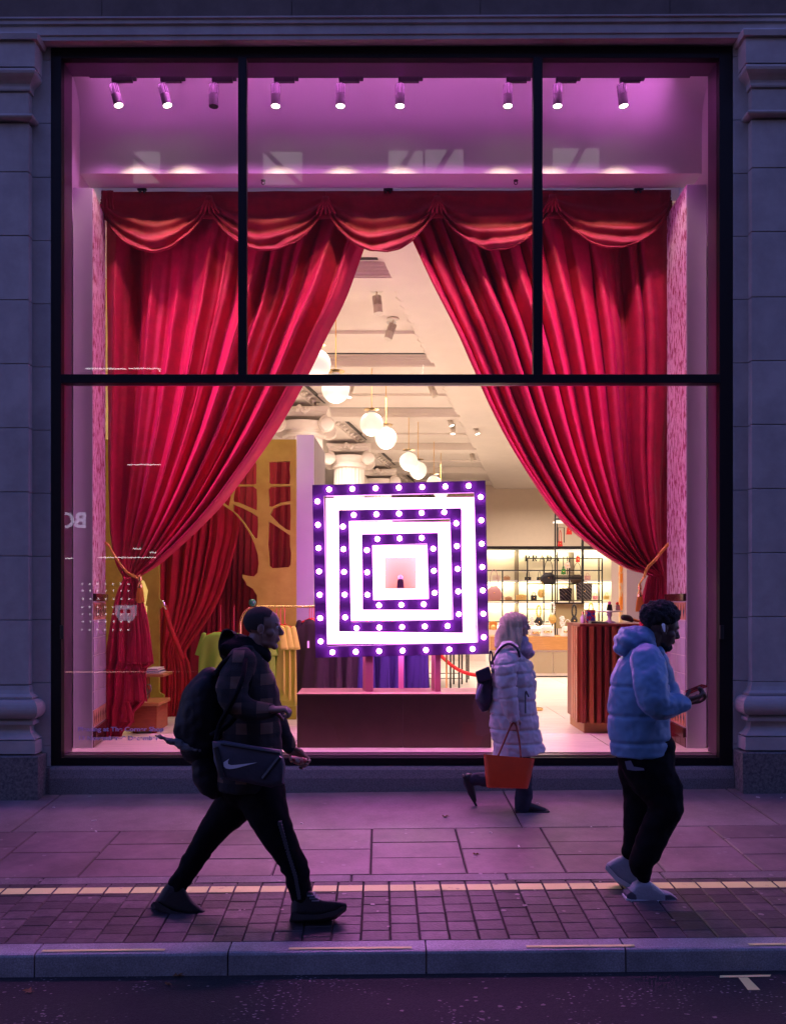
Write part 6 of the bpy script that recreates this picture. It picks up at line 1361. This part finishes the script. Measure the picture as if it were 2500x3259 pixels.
mb = MB(); mb.chain([(*W2(345,895,-.10),.012,.01),(*W2(322,950,-.10),.014,.01),(*W2(305,1010,-.09),.008,.01)],8,3); mb.build('side_flash', mat('lilac_reflective',(.45,.30,.6),.4), bk, smooth=True)
# ---------------------------------------------------------------- right man looking at phone
Y3 = 5.05; W3, k3 = mapper(1850,1850,2.086,Y3)
sk3 = mat('dark_brown_skin', (.085,.045,.03), .5)
m3 = thing('person', 'man in blue puffer jacket walking right while looking down at his phone', 'person', (X(2060,Y3),Y3,G(X(2060,Y3),Y3)))
iv3 = head(m3, W3(528,318), .98, R(16), sk3, 1.0)
mb = MB(); rs = random.Random(3); hcx = W3(515,225)
for q in range(150):
    a, b = rs.uniform(0,6.28), math.acos(rs.uniform(-.55,1)); v = Vector((math.sin(b)*math.cos(a)*.115, math.sin(b)*math.sin(a)*.092, math.cos(b)*.088)); mb.ball(hcx+v*.93, .013+rs.random()*.005, 7, 5)
mb.ball(hcx, 1, 20, 14, (.115,.090,.088)); limb(mb, W3, k3, [(450,250,40,0,1.4),(445,300,26,0,1.8)])
remeshed(mb, 'hair', mat('black_curls', (.006,.005,.005), .85, bump=.9, bs=160), m3, .006, 0, disp=.005, dscale=70)
mb = MB(); mb.chain([tuple(iv3(p))+(r_,r2) for p, r_, r2 in (((.02,.0,-.085),.030,.052),((.06,0,-.100),.026,.036),((.078,0,-.092),.018,.024))],14,3); remeshed(mb, 'beard', MATS['black_curls'], m3, .006, 1, disp=.004, dscale=60)
mb = MB(); c = W3(508,300,-.088); mb.chain([(c.x,c.y,c.z+.012,.010,.006),(c.x+.003,c.y,c.z-.004,.008,.006),(c.x+.006,c.y-.002,c.z-.026,.0045,.0045)],10,3); mb.build('earbud', mat('white_plastic',(.8,.8,.82),.3), m3, smooth=True)
blue = mat('blue_puffer_nylon', (.11,.24,.40), .5, bump=.12, bs=40, sheen=.15)
mb = MB(); limb(mb, W3, k3, [(390,490,120,0,1.45),(385,600,172,0,1.05),(380,740,196,0,.95),(378,880,202,0,.9),(380,1030,200,0,.9),(386,1150,192,0,.9)], 28, 4, 2)
Z3 = lambda y: W3(0,y).z
remeshed(mb, 'jacket', blue, m3, .011, 2, quilt([Z3(y) for y in (575,770,962,1140)],.011,.009,.05), disp=.008, dscale=12)
mb = MB(); limb(mb, W3, k3, [(430,510,108,-.18,.85),(450,640,112,-.25,.8),(475,770,106,-.28,.8),(520,830,92,-.28,.85),(600,822,74,-.26,.85),(668,812,62,-.24,.85)])
remeshed(mb, 'sleeve', blue, m3, .010, 2, quilt([Z3(y) for y in (625,)],.012,.010,.25), disp=.009, dscale=14)
mb = MB(); limb(mb, W3, k3, [(470,520,95,.18,.85),(540,680,90,.24,.85),(600,800,76,.2,.85),(660,800,60,.08,.85)]); remeshed(mb, 'sleeve', blue, m3, .011, 2, disp=.012, dscale=11)
mb = MB(); limb(mb, W3, k3, [(275,440,62,0,1.3),(300,395,84,0,1.5),(370,370,72,0,1.5),(450,400,56,0,1.5),(505,440,34,0,1.4)]); limb(mb, W3, k3, [(380,440,88,0,1.3),(480,470,60,0,1.3)])
remeshed(mb, 'hood', blue, m3, .009, 2, lambda p: .004*math.sin(p.z*85+p.x*50), disp=.012, dscale=15)
mb = MB(); limb(mb, W3, k3, [(420,1100,185,0,.85),(438,1240,168,-.03,.85),(500,1370,138,-.07,.85),(528,1490,112,-.08,.9),(470,1620,104,-.08,.85),(405,1760,96,-.08,.85),(372,1860,76,-.06,.9),(400,1950,46,-.04,1)], 20); limb(mb, W3, k3, [(400,1120,180,0,.85),(410,1260,150,.06,.85),(420,1440,116,.08,.9),(400,1600,98,.08,.9),(365,1740,76,.08,.9),(345,1820,62,.08,.9)], 20)
remeshed(mb, 'trousers', blk2, m3, .011, 3, disp=.013, dscale=8)
mb = MB(); mb.add([W3(x,y,-.185) for x,y in ((285,1195),(325,1190),(345,1230),(410,1240),(415,1255),(350,1258),(300,1250))]+[W3(x,y,-.17) for x,y in ((285,1195),(325,1190),(345,1230),(410,1240),(415,1255),(350,1258),(300,1250))], [tuple(range(7)),tuple(range(13,6,-1))]+[(i,i+7,(i+1)%7+7,(i+1)%7) for i in range(7)]); mb.build('pocket_mark', mat('grey_print',(.16,.15,.2),.7), m3)
wsh = mat('white_trainer', (.27,.28,.31), .55, bump=.3, bs=60); gsh = mat('grey_toe', (.07,.07,.09), .5); wso = mat('white_sole', (.55,.55,.55), .5)
trainer(m3, W3, [(280,2090),(276,2055),(300,2030),(345,1980),(430,1975),(452,2012),(500,2036),(560,2048),(598,2072),(600,2092),(430,2096)], [(268,2070),(300,2080),(440,2086),(590,2082),(606,2090),(590,2106),(540,2115),(300,2117),(266,2100)], -.04, wsh, wso, .042)
for nm, o_ in (('toe_cap',[(520,2050),(560,2050),(600,2074),(602,2090),(520,2090)]),('heel_counter',[(275,2088),(272,2050),(300,2028),(335,2050),(340,2088)]),('lace_panel',[(430,1985),(446,1985),(505,2030),(520,2046),(495,2050),(440,2020)])):
    mb = MB(); mb.loft([[W3(x,y,-.04+.0435*t) for x,y in o_] for t in (-1,1)]); mb.build(nm, gsh if nm != 'lace_panel' else wso, m3, bevel=.006)

trainer(m3, W3, [(200,1940),(190,1905),(225,1880),(290,1850),(370,1860),(392,1910),(400,1970),(420,2020),(405,2048),(350,2046),(270,2005)], [(178,1900),(196,1915),(260,1985),(340,2035),(410,2046),(418,2060),(380,2066),(320,2055),(240,2008),(172,1930)], .10, wsh, wso, .042)
hand(m3, W3(678,800,-.22), (.9,.0,.28), (-.1,.35,.9), sk3, 1.0, .85, -1)
hand(m3, W3(672,800,.0), (.95,-.15,.2), (-.1,-.35,.9), sk3, 1.0, .8, 1)
ph = thing('smartphone', 'dark smartphone with red case held by the man in blue', 'phone', W3(775,725,-.12)); a_, b_ = W3(722,745,-.16), W3(838,697,-.16); d_ = (b_-a_)/2; mb = MB(); up = Vector((-d_.z,0,d_.x)).normalized()
mb.obox((a_+b_)/2+Vector((0,.05,0)), d_, Vector((0,.037,0)), up*.005); mb.build('case', mat('red_case',(.5,.03,.03),.4), ph, bevel=.002)
mb = MB(); mb.obox((a_+b_)/2+Vector((0,.05,0))+up*.0062, d_*.93, Vector((0,.034,0)), up*.001); mb.build('screen', mat('dark_screen',(.01,.01,.012),.1), ph)
